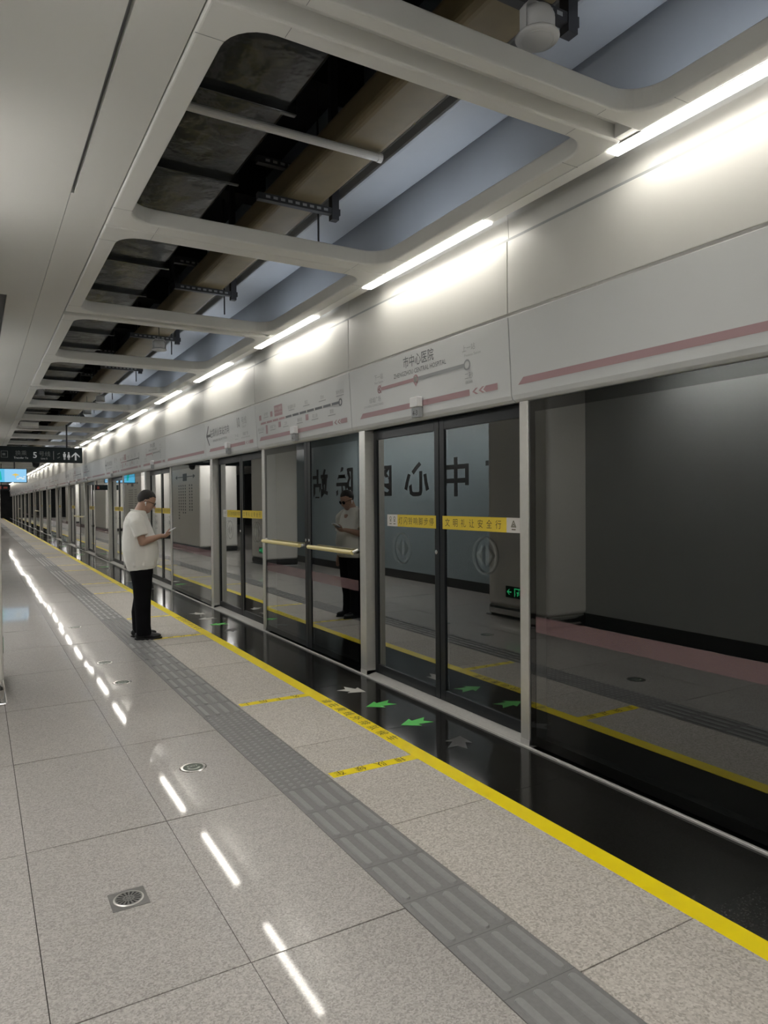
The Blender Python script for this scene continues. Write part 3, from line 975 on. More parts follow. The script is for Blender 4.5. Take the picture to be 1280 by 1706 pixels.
for k in range(-1, NU):
    dy = P * k
    if k % 2 == 0:
        d1, d2 = ('station', board_station), ('map', board_map)
        l1 = 'grey header board with the station name diagram above sliding door %s'
        l2 = 'grey header board with the multi-stop route map past sliding door %s'
    else:
        d1, d2 = ('dir', board_direction), ('stripe', board_stripe)
        l1 = 'grey header board with a left arrow and direction text above sliding door %s'
        l2 = 'grey header board with only a maroon stripe past sliding door %s'
    for (key, fn), lab, a, b in ((d1, l1, A0, A1), (d2, l2, A1, A2)):
        if k == -1 and key == 'dir':
            pass
        lb = lab % ORD[k] if k >= 0 else ('grey header board with a maroon stripe at the right edge of the photo' if key == 'stripe' else 'grey header board with direction text beyond the photo edge')
        if key not in protos:
            protos[key] = fn(a + dy, b + dy); protos[key]['label'] = lb
        else:
            copy_tree(protos[key], (XH, a + dy, ZB0), lb)

# small indicator boxes with a door number plate on the header
ind = thing('door_indicator', (XH, 4.54, 2.2), None, 'indicator lamp', 'door indicator boxes on the header')
MB().box(XH - 0.028, XH + 0.023, 4.54 - 0.055, 4.54 + 0.055, 2.285, 2.362).build('housing', M['speaker'], ind, bevel=0.006)
MB().box(XH - 0.012, XH + 0.025, 4.54 - 0.05, 4.54 + 0.05, 2.208, 2.283).build('number_plate', M['pale_ink'], ind)
MB().text('4-3', (XH - 0.0125, 4.54, 2.222), RB, (0, 0, 1), 0.055).build('number', M['ink'], ind)
ind['label'] = 'white indicator box with number plate above the stickered door'
for k in range(0, NU):
    if k: copy_tree(ind, (XH, 4.54 + P * k, 2.2), 'small white indicator box on the header above sliding door %s' % ORD[k])
    if k % 4 == 0:
        copy_tree(ind, (XH, 6.93 + P * k, 2.2), 'small white indicator box above the emergency door past sliding door %s' % ORD[k])

# ================================================================== FLOOR MARKINGS
sl = thing('safety_line', (2.355, 0, 0), 'long yellow safety line between the beige and the black granite', 'floor marking')
MB().box(2.303, 2.407, Y0, Y1, -0.02, 0.0015).build('yellow_strip', M['yellow'], sl)
for k in range(0, NU):
    lt = MB()
    msg = '请在黄线外排队候车'
    for i, ch in enumerate(msg):
        lt.text(ch, (2.325, 4.98 - 0.125 * i + P * k, 0.0021), (0, -1, 0), (1, 0, 0), 0.085)
    lt.build('lettering', M['ink_brown'], sl)
def queue_line(y_, msg):
    t = thing('queue_line', (2.0, y_, 0), None, 'floor marking', 'short yellow queue lines')
    MB().box(1.735, 2.31, y_ - 0.038, y_ + 0.038, -0.005, 0.0012).build('yellow_strip', M['yellow'], t)
    l = MB()
    for i, ch in enumerate(msg):
        l.text(ch, (2.20 - 0.135 * i, y_ + 0.032, 0.0018), (-1, 0, 0), (0, -1, 0), 0.072)
    l.build('lettering', M['ink_brown'], t)
    return t
q1 = queue_line(3.62, '排队候车'); q1['label'] = 'short yellow queue line running from dotted paving to the safety line below the bench of arrows'
q1['label'] = 'large yellow queue line in front of the stickered door, ending at the dotted paving'
q2 = queue_line(5.235, '先下后上'); q2['label'] = 'yellow queue line further back, at the start of the dotted paving'
for k in range(1, NU):
    copy_tree(q1, (2.0, 3.62 + P * k, 0), 'thin yellow queue line at the near edge of sliding door %s' % ORD[k])
    copy_tree(q2, (2.0, 5.235 + P * k, 0), 'thin yellow queue line at the far edge of sliding door %s' % ORD[k])

def floor_arrow(x, y, ang, m, label, group):
    """swallow-tailed arrow, pointing along ang from +x"""
    pts = [(0.12, 0), (0.0, 0.088), (0.004, 0.042), (-0.115, 0.062), (-0.068, 0.0), (-0.115, -0.062), (0.004, -0.042), (0.0, -0.088)]
    ca, sa = math.cos(ang), math.sin(ang)
    mb = MB().prism([(x + px * ca - py * sa, y + px * sa + py * ca, 0.0) for px, py in pts], (0, 0, 0.0012))
    o = mb.build('floor_arrow', m)
    o.location = (0, 0, 0)
    return tag(o, label, 'floor arrow', group)
for k in range(0, 9):
    dy = P * k
    w = '' if k == 0 else ' in front of sliding door %s' % ORD[k]
    g = 'arrow stickers on the black granite'
    floor_arrow(2.68, 5.16 + dy, math.radians(-55), M['arrow_white'], 'white floor arrow pointing towards the screen' + (w or ' beside the wide steel post'), g)
    floor_arrow(2.67, 4.69 + dy, math.radians(180), M['green'] if k == 0 else M['arrow_white'], ('green floor arrow between the white arrow and the other green one' if k == 0 else 'pale arrow pointing to the yellow line' + w), g)
    floor_arrow(2.67, 4.18 + dy, math.radians(180), M['green'], ('green floor arrow beside the worn grey arrow' if k == 0 else 'green arrow pointing to the yellow line' + w), g)
    floor_arrow(2.69, 3.69 + dy, math.radians(50), M['arrow_dim'], 'worn dark grey floor arrow' + (w or ' nearest the narrow steel post'), g)

# round exit markers set in the floor
def floor_marker(x, y, label):
    t = thing('floor_marker', (x, y, 0), label, 'floor marker', 'round exit markers in the floor')
    MB().lathe((x, y, -0.002), (0, 0, 1), [(0.078, 0), (0.078, 0.003), (0.072, 0.0045), (0.058, 0.0045)], 32).build('rim', M['chrome'], t)
    MB().lathe((x, y, 0.0), (0, 0, 1), [(0.058, 0), (0.058, 0.0032), (0.02, 0.0034)], 28).build('green_disc', M['marker_green'], t)
    s = MB()
    z = 0.0036
    n = 8
    arc = [(x + math.cos(math.radians(200 + 140 * i / n)) * 0.043, y + math.sin(math.radians(200 + 140 * i / n)) * 0.043) for i in range(n + 1)]
    arc2 = [(x + math.cos(math.radians(200 + 140 * i / n)) * 0.029, y + math.sin(math.radians(200 + 140 * i / n)) * 0.029) for i in range(n + 1)]
    for i in range(n):
        s.sheet([(*arc[i], z), (*arc[i + 1], z), (*arc2[i + 1], z), (*arc2[i], z)])
    s.text('EXIT', (x, y + 0.004, z), (1, 0, 0), (0, 1, 0), 0.032)
    s.build('exit_print', M['marker_glow'], t)
    return t
fm = floor_marker(1.09, 4.16, 'round white-rimmed exit marker in the floor, largest and alone in its slab')
for x, y, lab in ((1.08, 6.45, 'round exit marker in the floor, second in the line away from the drain'),
                  (1.07, 7.34, 'round exit marker in the floor, third in the line, just past its twin'),
                  (1.06, 9.62, 'round exit marker in the floor left of the man, fourth in the line')):
    copy_tree(fm, (x, y, 0), lab)

# floor drain
dr = thing('floor_drain', (0.5, 2.91, 0), 'square steel floor drain with a round slotted grate', 'floor drain')
MB().box(0.43, 0.57, 2.84, 2.98, -0.002, 0.0025).build('plate', M['drain'], dr, bevel=0.001)
MB().lathe((0.5, 2.91, 0.0), (0, 0, 1), [(0.058, 0), (0.058, 0.0035), (0.052, 0.0055), (0.052, 0.003)], 36).build('rim', M['steel'], dr)
MB().lathe((0.5, 2.91, 0.0), (0, 0, 1), [(0.051, 0), (0.051, 0.0035), (0.02, 0.0042)], 36).build('grate', M['drain'], dr, smooth=False)
gs = MB()
for i in range(16):
    a = 2 * math.pi * i / 16
    d = Vector((math.cos(a), math.sin(a), 0)); t_ = Vector((-math.sin(a), math.cos(a), 0))
    c = Vector((0.5, 2.91, 0.0046))
    gs.sheet([c + d * 0.023 - t_ * 0.0025, c + d * 0.046 - t_ * 0.0042, c + d * 0.046 + t_ * 0.0042, c + d * 0.023 + t_ * 0.0025])
for i in range(8):
    a = 2 * math.pi * i / 8
    gs.lathe((0.5 + 0.013 * math.cos(a), 2.91 + 0.013 * math.sin(a), 0.0042), (0, 0, 1), [(0.0022, 0), (0.0022, 0.0004)], 8)
gs.build('slots', M['ink'], dr)

# ================================================================== CEILING VOID FITTINGS
YE = 46.0
du = thing('black_duct', (0.6, 0, 3.85), 'large black film-wrapped duct above the ceiling openings', 'duct')
db = MB()
y = -1.5
while y < YE:
    db.box(-0.6, 1.82, y, y + 1.16, 4.14, 4.8); y += 1.1675
db.build('duct_section', M['foil'], du, bevel=0.03, seg=3)
fb_ = MB()
y = -1.52
while y < YE:
    fb_.box(-0.63, 1.86, y - 0.02, y + 0.02, 4.10, 4.84); y += 1.1675
fb_.build('flange', M['foil'], du, bevel=0.006)
tp = thing('tan_duct', (2.2, 0, 3.95), 'tan insulated duct running lengthwise above the ceiling openings', 'duct')
MB().box(2.06, 2.40, -1.5, YE, 3.892, 4.108).build('insulation', M['tan'], tp, bevel=0.05, seg=4)
bdct = thing('haze_duct', (2.75, 0, 3.8), 'smooth blue-grey duct standing in for bluish haze beside the lamps', 'duct')  # duct added in place of the bluish haze in the openings
MB().box(2.56, 2.94, -1.5, YE, 3.98, 4.5).build('duct_body', M['duct'], bdct, bevel=0.02)
MB().box(2.545, 2.56, -1.5, YE, 4.06, 4.10).build('rail', M['duct'], bdct)
def trapeze(y):
    t = thing('pipe_hanger', (2.3, y, 3.8), None, 'pipe hanger', 'dark strut hangers above the ceiling openings')
    h = MB()
    h.box(2.47, 2.53, y - 0.03, y + 0.03, 3.80, 5.4)
    h.build('hanger_post', M['strut'], t)
    for z in (3.87, 4.14):
        b = MB().box(1.86, 2.545, y - 0.025, y + 0.025, z - 0.03, z + 0.02).build('strut', M['strut'], t)
        s = MB()
        for i in range(9):
            s.box(1.92 + i * 0.06, 1.955 + i * 0.06, y - 0.0265, y - 0.0255, z - 0.014, z + 0.006)
        s.build('strut_slots', M['pale_ink'], b)
    MB().tube((2.48, y + 0.25, 3.70), (2.48, y + 0.25, 5.4), 0.008, 0.008, 6).build('threaded_rod', M['strut'], t)
    return t
tz = trapeze(5.06)
tz['label'] = 'dark slotted strut hanger in the large complete ceiling opening'
for i, y in enumerate((2.5, 7.6, 10.1, 12.7, 15.2, 17.8, 20.3)):
    copy_tree(tz, (2.3, y, 3.8), 'dark slotted strut hanger above the platform, ' + ('just over the first cross beam' if i == 0 else '%s beyond the large opening' % ORD[i - 1]))
wp = thing('white_pipe', (1.4, 4.1, 3.9), 'slim white pipe crossing the large ceiling opening', 'pipe')
MB().tube((0.4, 4.09, 3.855), (2.36, 4.09, 3.855), 0.026, 0.026, 14).build('tube', M['white_pipe'], wp, smooth=False)
MB().tube((2.345, 4.09, 3.855), (2.375, 4.09, 3.855), 0.03, 0.03, 14).build('end_cap', M['white_pipe'], wp)

def ceil_speaker(x, y, z):
    t = thing('ceiling_speaker', (x, y, z), None, 'ceiling speaker', 'white speakers hung in the ceiling openings')
    MB().lathe((x, y, z), (0, 0, 1), [(0.070, -0.006), (0.088, -0.004), (0.092, 0.004), (0.086, 0.012), (0.06, 0.014)], 48).build('rim', M['speaker'], t, smooth=True)
    MB().lathe((x, y, z - 0.008), (0, 0, 1), [(0.066, 0.0), (0.07, 0.003)], 48).build('grille', M['speaker'], t)
    MB().lathe((x, y, z + 0.012), (0, 0, 1), [(0.072, 0.0), (0.072, 0.075), (0.06, 0.10), (0.03, 0.106)], 48).build('housing', M['speaker'], t, smooth=True)
    b = MB()
    pts = [(x + 0.078, y, z + 0.01), (x + 0.078, y, z + 0.105), (x + 0.055, y, z + 0.135), (x - 0.055, y, z + 0.135), (x - 0.078, y, z + 0.105), (x - 0.078, y, z + 0.01)]
    for p, q in zip(pts[:-1], pts[1:]):
        p = Vector(p); q = Vector(q)
        b.prism([p + Vector((0, -0.02, 0)), q + Vector((0, -0.02, 0)), q + Vector((0, 0.02, 0)), p + Vector((0, 0.02, 0))], (0.004, 0, 0.004))
    b.build('bracket', M['speaker'], t)
    MB().tube((x, y, z + 0.13), (x, y, 3.99), 0.004, 0.004, 6).build('hanger_rod', M['strut'], t)
    return t
s1 = ceil_speaker(2.06, 2.24, 3.5)
s1['label'] = 'white round speaker peeping over the first cross beam at the top of the photo'
for x, y, lab in ((2.04, 9.16, 'white round speaker hung in the third full ceiling opening'),
                  (2.10, 14.46, 'white round speaker hung in the sixth ceiling opening, right of the box light'),
                  (2.13, 16.56, 'white round speaker in the ceiling opening just behind the sixth'),
                  (1.02, 14.05, 'small white speaker low on the left of the sixth ceiling opening')):
    copy_tree(s1, (x, y, 3.5), lab)
bl = thing('box_speaker', (0.95, 16.9, 3.3), 'pale rectangular box fixed at the left end of a far cross beam', 'ceiling box')
MB().box(0.84, 1.2, 16.85, 17.1, 3.2, 3.31).build('casing', M['speaker'], bl, bevel=0.01)
MB().box(0.86, 1.18, 16.846, 16.852, 3.215, 3.295).build('front', M['lamp_off'], bl)

ag = MB().box(-0.6, 0.25, 7.62, 9.6, ZC + 0.055, ZC + 0.08).box(0.17, 0.25, 6.66, 7.62, ZC + 0.055, ZC + 0.08)
struct(ag.build('ceiling_grille', M['ink']))

# ================================================================== HANGING SIGNS AND SCREEN
SY = 18.0
hs = thing('hanging_sign', (1.0, SY, 2.5), 'long dark hanging direction sign with white symbols and a number 5', 'hanging sign')
MB().box(-0.9, 2.2, SY, SY + 0.16, 2.505, 2.86).build('sign_case', M['sign_dark'], hs, bevel=0.008)
for x in (-0.6, 1.87):
    MB().tube((x, SY + 0.08, 2.86), (x, SY + 0.08, ZC + 0.1), 0.018, 0.018, 10).build('hanger_rod', M['strut'], hs)
F = SY - 0.002
RX, UZ = (1, 0, 0), (0, 0, 1)
w = MB()
# upward arrow
ax = 2.05
w.sheet([(ax - 0.018, F, 2.565), (ax + 0.018, F, 2.565), (ax + 0.018, F, 2.72), (ax - 0.018, F, 2.72)])
w.sheet([(ax, F, 2.755), (ax - 0.088, F, 2.665), (ax - 0.088, F, 2.63), (ax, F, 2.715), (ax + 0.088, F, 2.63), (ax + 0.088, F, 2.665)])
# toilet symbol: two figures
for fx, skirt in ((1.81, 0), (1.90, 1)):
    w.lathe((fx, F - 0.0005, 2.735), (0, 1, 0), [(0.018, 0), (0.018, 0.001)], 14)
    if skirt:
        w.sheet([(fx - 0.016, F, 2.71), (fx + 0.016, F, 2.71), (fx + 0.038, F, 2.63), (fx - 0.038, F, 2.63)])
    else:
        w.sheet([(fx - 0.032, F, 2.71), (fx + 0.032, F, 2.71), (fx + 0.026, F, 2.64), (fx - 0.026, F, 2.64)])
    w.sheet([(fx - 0.018, F, 2.64), (fx - 0.004, F, 2.64), (fx - 0.004, F, 2.575), (fx - 0.016, F, 2.575)])
    w.sheet([(fx + 0.004, F, 2.64), (fx + 0.018, F, 2.64), (fx + 0.016, F, 2.575), (fx + 0.004, F, 2.575)])
w.build('white_symbols', M['sign_white'], hs)
w = MB(); w.text('5', (1.19, F, 2.605), RX, UZ, 0.19, bold=0.01); w.build('line_number', M['sign_white'], hs)
w = MB()
w.text('Line 5', (1.38, F, 2.575), RX, UZ, 0.055)
w.text('Transfer To', (0.905, F, 2.58), RX, UZ, 0.06)
w.build('english_print', M['sign_white'], hs)
w = MB(); w.sheet([(1.575, F, 2.57), (1.58, F, 2.57), (1.58, F, 2.77), (1.575, F, 2.77)]); w.build('divider', M['sign_white'], hs)
w = MB()
w.text('换乘', (0.905, F, 2.665), RX, UZ, 0.12)
w.text('号线', (1.39, F, 2.655), RX, UZ, 0.125)
w.build('chinese_print', M['sign_dim'], hs)
w = MB()
for (x0, z0) in ((1.685, 2.69), (1.685, 2.60)):
    w.sheet([(x0 - 0.025, F, z0), (x0 + 0.03, F, z0 + 0.03), (x0 + 0.022, F, z0 + 0.045), (x0 - 0.032, F, z0 + 0.014)])
for a, b, c, d in ((0.50, 0.64, 2.60, 2.612), (0.50, 0.64, 2.74, 2.752), (0.50, 0.512, 2.60, 2.752), (0.628, 0.64, 2.60, 2.752), (0.53, 0.59, 2.65, 2.70)):
    w.sheet([(a, F, c), (b, F, c), (b, F, d), (a, F, d)])
w.build('dim_symbols', M['sign_dim'], hs)
cd = thing('dome_camera', (1.2, SY + 0.08, 2.5), 'small black dome camera under the hanging direction sign', 'dome camera')
MB().lathe((1.21, SY + 0.08, 2.385), (0, 0, 1), [(0.01, 0), (0.045, 0.01), (0.068, 0.035), (0.078, 0.075), (0.078, 0.10)], 20).build('dome', M['frame_black'], cd, smooth=True)
MB().lathe((1.21, SY + 0.08, 2.482), (0, 0, 1), [(0.085, 0), (0.085, 0.023)], 20).build('mount', M['strut'], cd)

DY = 29.3
ds = thing('display_screen', (1.1, DY, 2.3), 'bright blue hanging passenger information screen', 'screen')
MB().box(0.50, 1.66, DY, DY + 0.14, 2.32, 2.84).build('case', M['frame_black'], ds, bevel=0.01)
def scr(name, x0, x1, z0, z1, col, s):
    return MB().box(x0, x1, DY - 0.004, DY - 0.001, z0, z1).build(name, emission(name, col, s), ds)
scr('screen_panel', 0.92, 1.64, 2.34, 2.82, (0.30, 0.62, 0.90), 0.26)
scr('screen_side_panel', 0.52, 0.92, 2.34, 2.82, (0.12, 0.55, 0.85), 0.24)
q = MB()
q.prism([(1.15, DY - 0.008, 2.60), (1.28, DY - 0.008, 2.66), (1.41, DY - 0.008, 2.60), (1.28, DY - 0.008, 2.57)], (0, 0.002, 0))
q.tube((1.28, DY - 0.006, 2.50), (1.28, DY - 0.006, 2.60), 0.014, 0.014, 8)
q.build('orange_map_shape', emission('orange_map_shape', (0.9, 0.65, 0.15), 0.22), ds)
q = MB()
for x0, z0, r in ((1.44, 2.50, 0.05), (1.53, 2.47, 0.05), (1.36, 2.46, 0.04), (1.57, 2.54, 0.03)):
    q.box(x0 - r, x0 + r, DY - 0.008, DY - 0.005, z0 - r * 0.6, z0 + r * 0.6)
q.build('pale_map_shape', emission('pale_map_shape', (0.75, 0.88, 0.95), 0.24), ds)
q = MB()
q.capsule((0.80, DY - 0.006, 2.44), (0.76, DY - 0.006, 2.70), 0.035, 0.045, 8, 3)
q.build('teal_figure', emission('teal_figure', (0.02, 0.55, 0.50), 0.22), ds)
MB().tube((1.25, DY + 0.07, 2.84), (1.25, DY + 0.07, ZC + 0.1), 0.025, 0.025, 10).build('hanger_rod', M['strut'], ds)
h2 = thing('hanging_sign', (1.0, 36.0, 2.15), 'small dark hanging sign below the blue screen', 'hanging sign')
MB().box(0.2, 1.35, 36.0, 36.14, 2.15, 2.40).build('sign_case', M['sign_dark'], h2, bevel=0.008)
MB().box(0.9, 1.0, 35.996, 36.0, 2.20, 2.33).box(1.08, 1.24, 35.996, 36.0, 2.22, 2.30).build('red_print', mat('red_sign_print', (0.4, 0.08, 0.06), 0.5), h2)
MB().tube((1.0, 36.07, 2.4), (1.0, 36.07, ZC + 0.1), 0.02, 0.02, 8).build('hanger_rod', M['strut'], h2)

# low exit signs on the columns (seen mirrored in the glass)
def exit_sign(y, z, label):
    t = thing('exit_sign', (0.17, y, z), label, 'exit sign', 'low green exit signs on the columns')
    MB().box(0.166, 0.184, y - 0.17, y + 0.17, z - 0.075, z + 0.075).build('case', M['exit_dark'], t, bevel=0.004)
    g = MB()
    X = 0.1855
    def q(ya, yb, za, zb): g.sheet([(X, y + ya, z + za), (X, y + yb, z + za), (X, y + yb, z + zb), (X, y + ya, z + zb)])
    q(-0.14, -0.125, -0.05, 0.055); q(-0.02, -0.005, -0.05, 0.055); q(-0.14, -0.005, 0.043, 0.055)
    q(-0.10, -0.085, -0.03, 0.02); q(-0.085, -0.05, 0.0, 0.012); q(-0.075, -0.06, -0.045, 0.0); q(-0.10, -0.088, 0.025, 0.04)
    q(0.05, 0.14, -0.008, 0.008)
    g.sheet([(X, y + 0.14, z), (X, y + 0.10, z - 0.035), (X, y + 0.085, z - 0.035), (X, y + 0.12, z), (X, y + 0.085, z + 0.035), (X, y + 0.10, z + 0.035)])
    g.build('green_symbol', M['exit_green'], t)
    return t
exit_sign(7.02, 0.36, 'green exit sign low on the white column, mirrored in the stickered door')
exit_sign(16.35, 0.36, 'green exit sign low on the second white column, mirrored far along')

# lit kiosk deep on the platform, only its reflection shows
kk = thing('lit_display_case', (-4.2, 19.5, 0), 'tall lit display case mirrored in the second sliding door', 'display case')
MB().box(-4.8, -4.2, 18.9, 20.3, 0.0, 2.1).build('cabinet', M['frame_black'], kk, bevel=0.01)
for ya in (18.95, 20.18):
    MB().box(-4.205, -4.19, ya, ya + 0.08, 0.3, 2.0).build('light_strip', emission('case_strip', (0.75, 0.92, 1.0), 2.5), kk)
MB().box(-4.203, -4.195, 19.15, 20.05, 1.1, 1.7).build('lit_shelf', emission('case_shelf', (0.6, 0.7, 0.8), 0.2), kk)

# ================================================================== THE PERSON
def remesh(mb, name, m, parent, voxel, smooth_it=4, factor=0.5, bevel=0):
    tmp = mb.build(name + '_source', m, None)
    r = tmp.modifiers.new('r', 'REMESH'); r.mode = 'VOXEL'; r.voxel_size = voxel; r.use_smooth_shade = True
    s = tmp.modifiers.new('s', 'SMOOTH'); s.iterations = smooth_it; s.factor = factor
    dg = bpy.context.evaluated_depsgraph_get(); dg.update()
    me = bpy.data.meshes.new_from_object(tmp.evaluated_get(dg))
    me.name = name
    bpy.data.objects.remove(tmp)
    me.materials.clear(); me.materials.append(m)
    me.polygons.foreach_set('use_smooth', [True] * len(me.polygons))
    o = bpy.data.objects.new(name, me)
    COL.objects.link(o)
    o.parent = parent
    return o

PX, PY = 1.70, 8.42
FACE = math.radians(-14)
pr = thing('person', (PX, PY, 0), 'person in a white T-shirt and black trousers looking down at a phone', 'person', None, FACE)
# local frame: +x forward, +y to the person's left, z up
HD = Vector((0.01, 0.0, 1.585))           # head centre
tilt = Matrix.Rotation(math.radians(24), 3, 'Y')
def H(x, y, z): return HD + tilt @ Vector((x, y, z))
b = MB()
b.ball(H(-0.012, 0, 0.03), 0.102, 0.079, 0.100, 24, 16, tilt)       # skull
b.ball(H(0.028, 0, -0.035), 0.068, 0.062, 0.085, 20, 14, tilt)      # face
b.ball(H(0.045, 0, -0.098), 0.040, 0.042, 0.030, 16, 10, tilt)      # chin
b.ball(H(0.018, 0, -0.095), 0.055, 0.058, 0.034, 16, 10, tilt)      # jaw
b.capsule(H(0.086, 0, 0.005), H(0.108, 0, -0.036), 0.010, 0.0155, 10)   # nose
b.ball(H(0.098, 0, -0.040), 0.014, 0.020, 0.010, 12, 8, tilt)
b.capsule(H(0.083, -0.032, 0.014), H(0.083, 0.032, 0.014), 0.011, 0.011, 8)   # brow
b.capsule(H(0.084, -0.020, -0.064), H(0.084, 0.020, -0.064), 0.0085, 0.0085, 8)  # lips
b.capsule(H(0.082, -0.017, -0.075), H(0.082, 0.017, -0.075), 0.0085, 0.0085, 8)
for s in (-1, 1):
    b.ball(H(0.052, s * 0.045, -0.045), 0.030, 0.022, 0.035, 12, 8, tilt)     # cheeks
    b.ball(H(-0.006, s * 0.080, -0.018), 0.020, 0.010, 0.033, 12, 8, tilt)   # ears
b.capsule((-0.035, 0, 1.53), (-0.085, 0, 1.40), 0.064, 0.078, 16)             # neck
b.capsule((-0.015, 0, 1.50), (-0.07, 0, 1.42), 0.055, 0.060, 14)
b.ball((-0.08, 0, 1.30), 0.13, 0.17, 0.16)                                      # chest
b.ball((-0.05, 0, 1.10), 0.15, 0.16, 0.18)
b.ball((-0.06, 0, 0.93), 0.13, 0.16, 0.14)
for s in (-1, 1):
    ax_ = -0.035 if s < 0 else -0.088
    b.capsule((-0.05, s * 0.09, 0.90), (-0.05, s * 0.095, 0.50), 0.075, 0.050, 14)
    b.capsule((-0.05, s * 0.095, 0.50), (ax_, s * 0.10, 0.07), 0.050, 0.034, 12)
    b.capsule((ax_, s * 0.10, 0.05), (ax_ + 0.09, s * 0.10 + (0.01 if s > 0 else 0), 0.038), 0.026, 0.016, 10)
    b.capsule((-0.09, s * 0.15, 1.37), (-0.09, s * 0.215, 1.35), 0.065, 0.058, 14)
# right arm, bent, holding the phone
SH = Vector((-0.085, -0.225, 1.345)); EL = Vector((-0.03, -0.255, 1.125)); WR = Vector((0.165, -0.135, 1.185))
b.capsule(SH, EL, 0.052, 0.043, 14)
b.capsule(EL, EL.lerp(WR, 0.4), 0.045, 0.041, 14)
b.capsule(EL.lerp(WR, 0.4), WR, 0.041, 0.027, 14)
# hand: local axes of the phone
PC = Vector((0.262, -0.085, 1.238))      # phone centre
PD = Vector((0.86, 0.12, 0.49)).normalized()   # long axis of the phone, pointing away
PN = Vector((-0.48, 0.05, 0.87)); PN = (PN - PD * PN.dot(PD)).normalized()  # screen normal
PS = PD.cross(PN).normalized()           # towards the person's right
if PS.y > 0: PS = -PS
def Q(l, s, n): return PC + PD * l + PS * s + PN * n
b.capsule(WR, Q(-0.075, 0.012, -0.022), 0.026, 0.024, 12)
b.capsule(Q(-0.070, 0.020, -0.024), Q(-0.036, 0.026, -0.024), 0.020, 0.018, 12)
b.capsule(Q(-0.070, -0.002, -0.026), Q(-0.036, -0.004, -0.026), 0.019, 0.016, 12)
b.capsule(Q(-0.075, 0.030, -0.020), Q(-0.045, 0.036, -0.012), 0.016, 0.014, 10)
fing = [(-0.006, 0.0085, 0.034), (-0.022, 0.0088, 0.036), (-0.038, 0.0083, 0.034), (-0.053, 0.0072, 0.028)]
for l0, r_, reach in fing:      # four fingers cross under the phone and curl up over its far edge
    p0 = Q(l0 - 0.018, 0.022, -0.022); p1 = Q(l0, -0.012, -0.021); p2 = Q(l0 + 0.004, -0.041, -0.012); p3 = Q(l0 + 0.005, -0.047, -0.012 + reach * 0.5)
    b.capsule(p0, p1, r_ * 1.08, r_, 8, 3); b.capsule(p1, p2, r_, r_ * 0.94, 8, 3); b.capsule(p2, p3, r_ * 0.94, r_ * 0.82, 8, 3)
t0 = Q(-0.062, 0.036, -0.012); t1 = Q(-0.030, 0.052, 0.004); t2 = Q(-0.006, 0.042, 0.014); t3 = Q(0.008, 0.030, 0.0155)
b.capsule(t0, t1, 0.0125, 0.0105, 10, 3); b.capsule(t1, t2, 0.0105, 0.0095, 10, 3); b.capsule(t2, t3, 0.0095, 0.008, 10, 3)
# left arm hanging
SL = Vector((-0.085, 0.225, 1.345)); ELL = Vector((-0.13, 0.275, 1.06)); WL = Vector((-0.06, 0.265, 0.83))
b.capsule(SL, ELL, 0.052, 0.043, 14); b.capsule(ELL, ELL.lerp(WL, 0.4), 0.044, 0.040, 14); b.capsule(ELL.lerp(WL, 0.4), WL, 0.040, 0.027, 14)
hd = Vector((0.18, 0.0, -1.0)).normalized()
b.capsule(WL, WL + hd * 0.05, 0.026, 0.024, 12)
for i, (fy, ln) in enumerate(((0.030, 0.070), (0.011, 0.078), (-0.008, 0.073), (-0.026, 0.058))):
    base = WL + hd * 0.085 + Vector((fy, -0.004, 0))
    b.capsule(WL + hd * 0.04 + Vector((fy * 0.6, 0, 0)), base, 0.015, 0.0115, 10, 3)
    mid = base + hd * (ln * 0.5) + Vector((0.003, -0.006, 0))
    b.capsule(base, mid, 0.0092, 0.0086, 8, 3); b.capsule(mid, mid + hd * (ln * 0.45) + Vector((0.002, -0.016, 0)), 0.0086, 0.0075, 8, 3)
tb0 = WL + hd * 0.03 + Vector((0.022, -0.008, 0)); tb1 = tb0 + Vector((0.026, -0.014, -0.036)); tb2 = tb1 + Vector((0.008, -0.010, -0.032))
b.capsule(tb0, tb1, 0.0125, 0.0105, 10, 3); b.capsule(tb1, tb2, 0.0105, 0.0085, 10, 3)
body = remesh(b, 'body', M['skin'], pr, 0.0048, 5)

# hair: a close-cropped cap cut out of a slightly larger skull
hb = MB()
hb.ball(H(-0.013, 0, 0.031), 0.1025, 0.0795, 0.1005, 40, 28, tilt)
keep = []
hv = [Vector(p) for p in hb.v]
inv = tilt.inverted()
def hair_ok(p):
    q = inv @ (p - HD)
    line = 0.068 if q.x > 0.055 else (0.068 - (0.055 - q.x) * 1.05)
    line = max(line, -0.052)
    return q.z > line
hb.f = [f for f in hb.f if all(hair_ok(hv[i]) for i in f)]
hb.mi = [0] * len(hb.f)
hair = hb.build('hair', M['hair'], pr, smooth=True, local=True)
sd = hair.modifiers.new('thickness', 'SOLIDIFY'); sd.thickness = 0.006; sd.offset = -1

# T-shirt
sh = MB()
def oval(cx, cz, rx, ry, n=28, cy=0.0, sq=2.3, lean=0.0):
    pts = []
    for i in range(n):
        a = 2 * math.pi * i / n
        c, s = math.cos(a), math.sin(a)
        pts.append(Vector((cx + rx * math.copysign(abs(c) ** (2 / sq), c), cy + ry * math.copysign(abs(s) ** (2 / sq), s), cz + lean * c)))
    return pts
sh.loft([oval(-0.060, 0.800, 0.150, 0.178, lean=0.012), oval(-0.058, 0.84, 0.168, 0.195), oval(-0.058, 0.92, 0.192, 0.208), oval(-0.062, 1.02, 0.204, 0.212),
         oval(-0.070, 1.12, 0.196, 0.208), oval(-0.086, 1.22, 0.172, 0.202), oval(-0.098, 1.32, 0.150, 0.200), oval(-0.102, 1.39, 0.128, 0.178),
         oval(-0.095, 1.44, 0.105, 0.130), oval(-0.080, 1.475, 0.088, 0.088)])
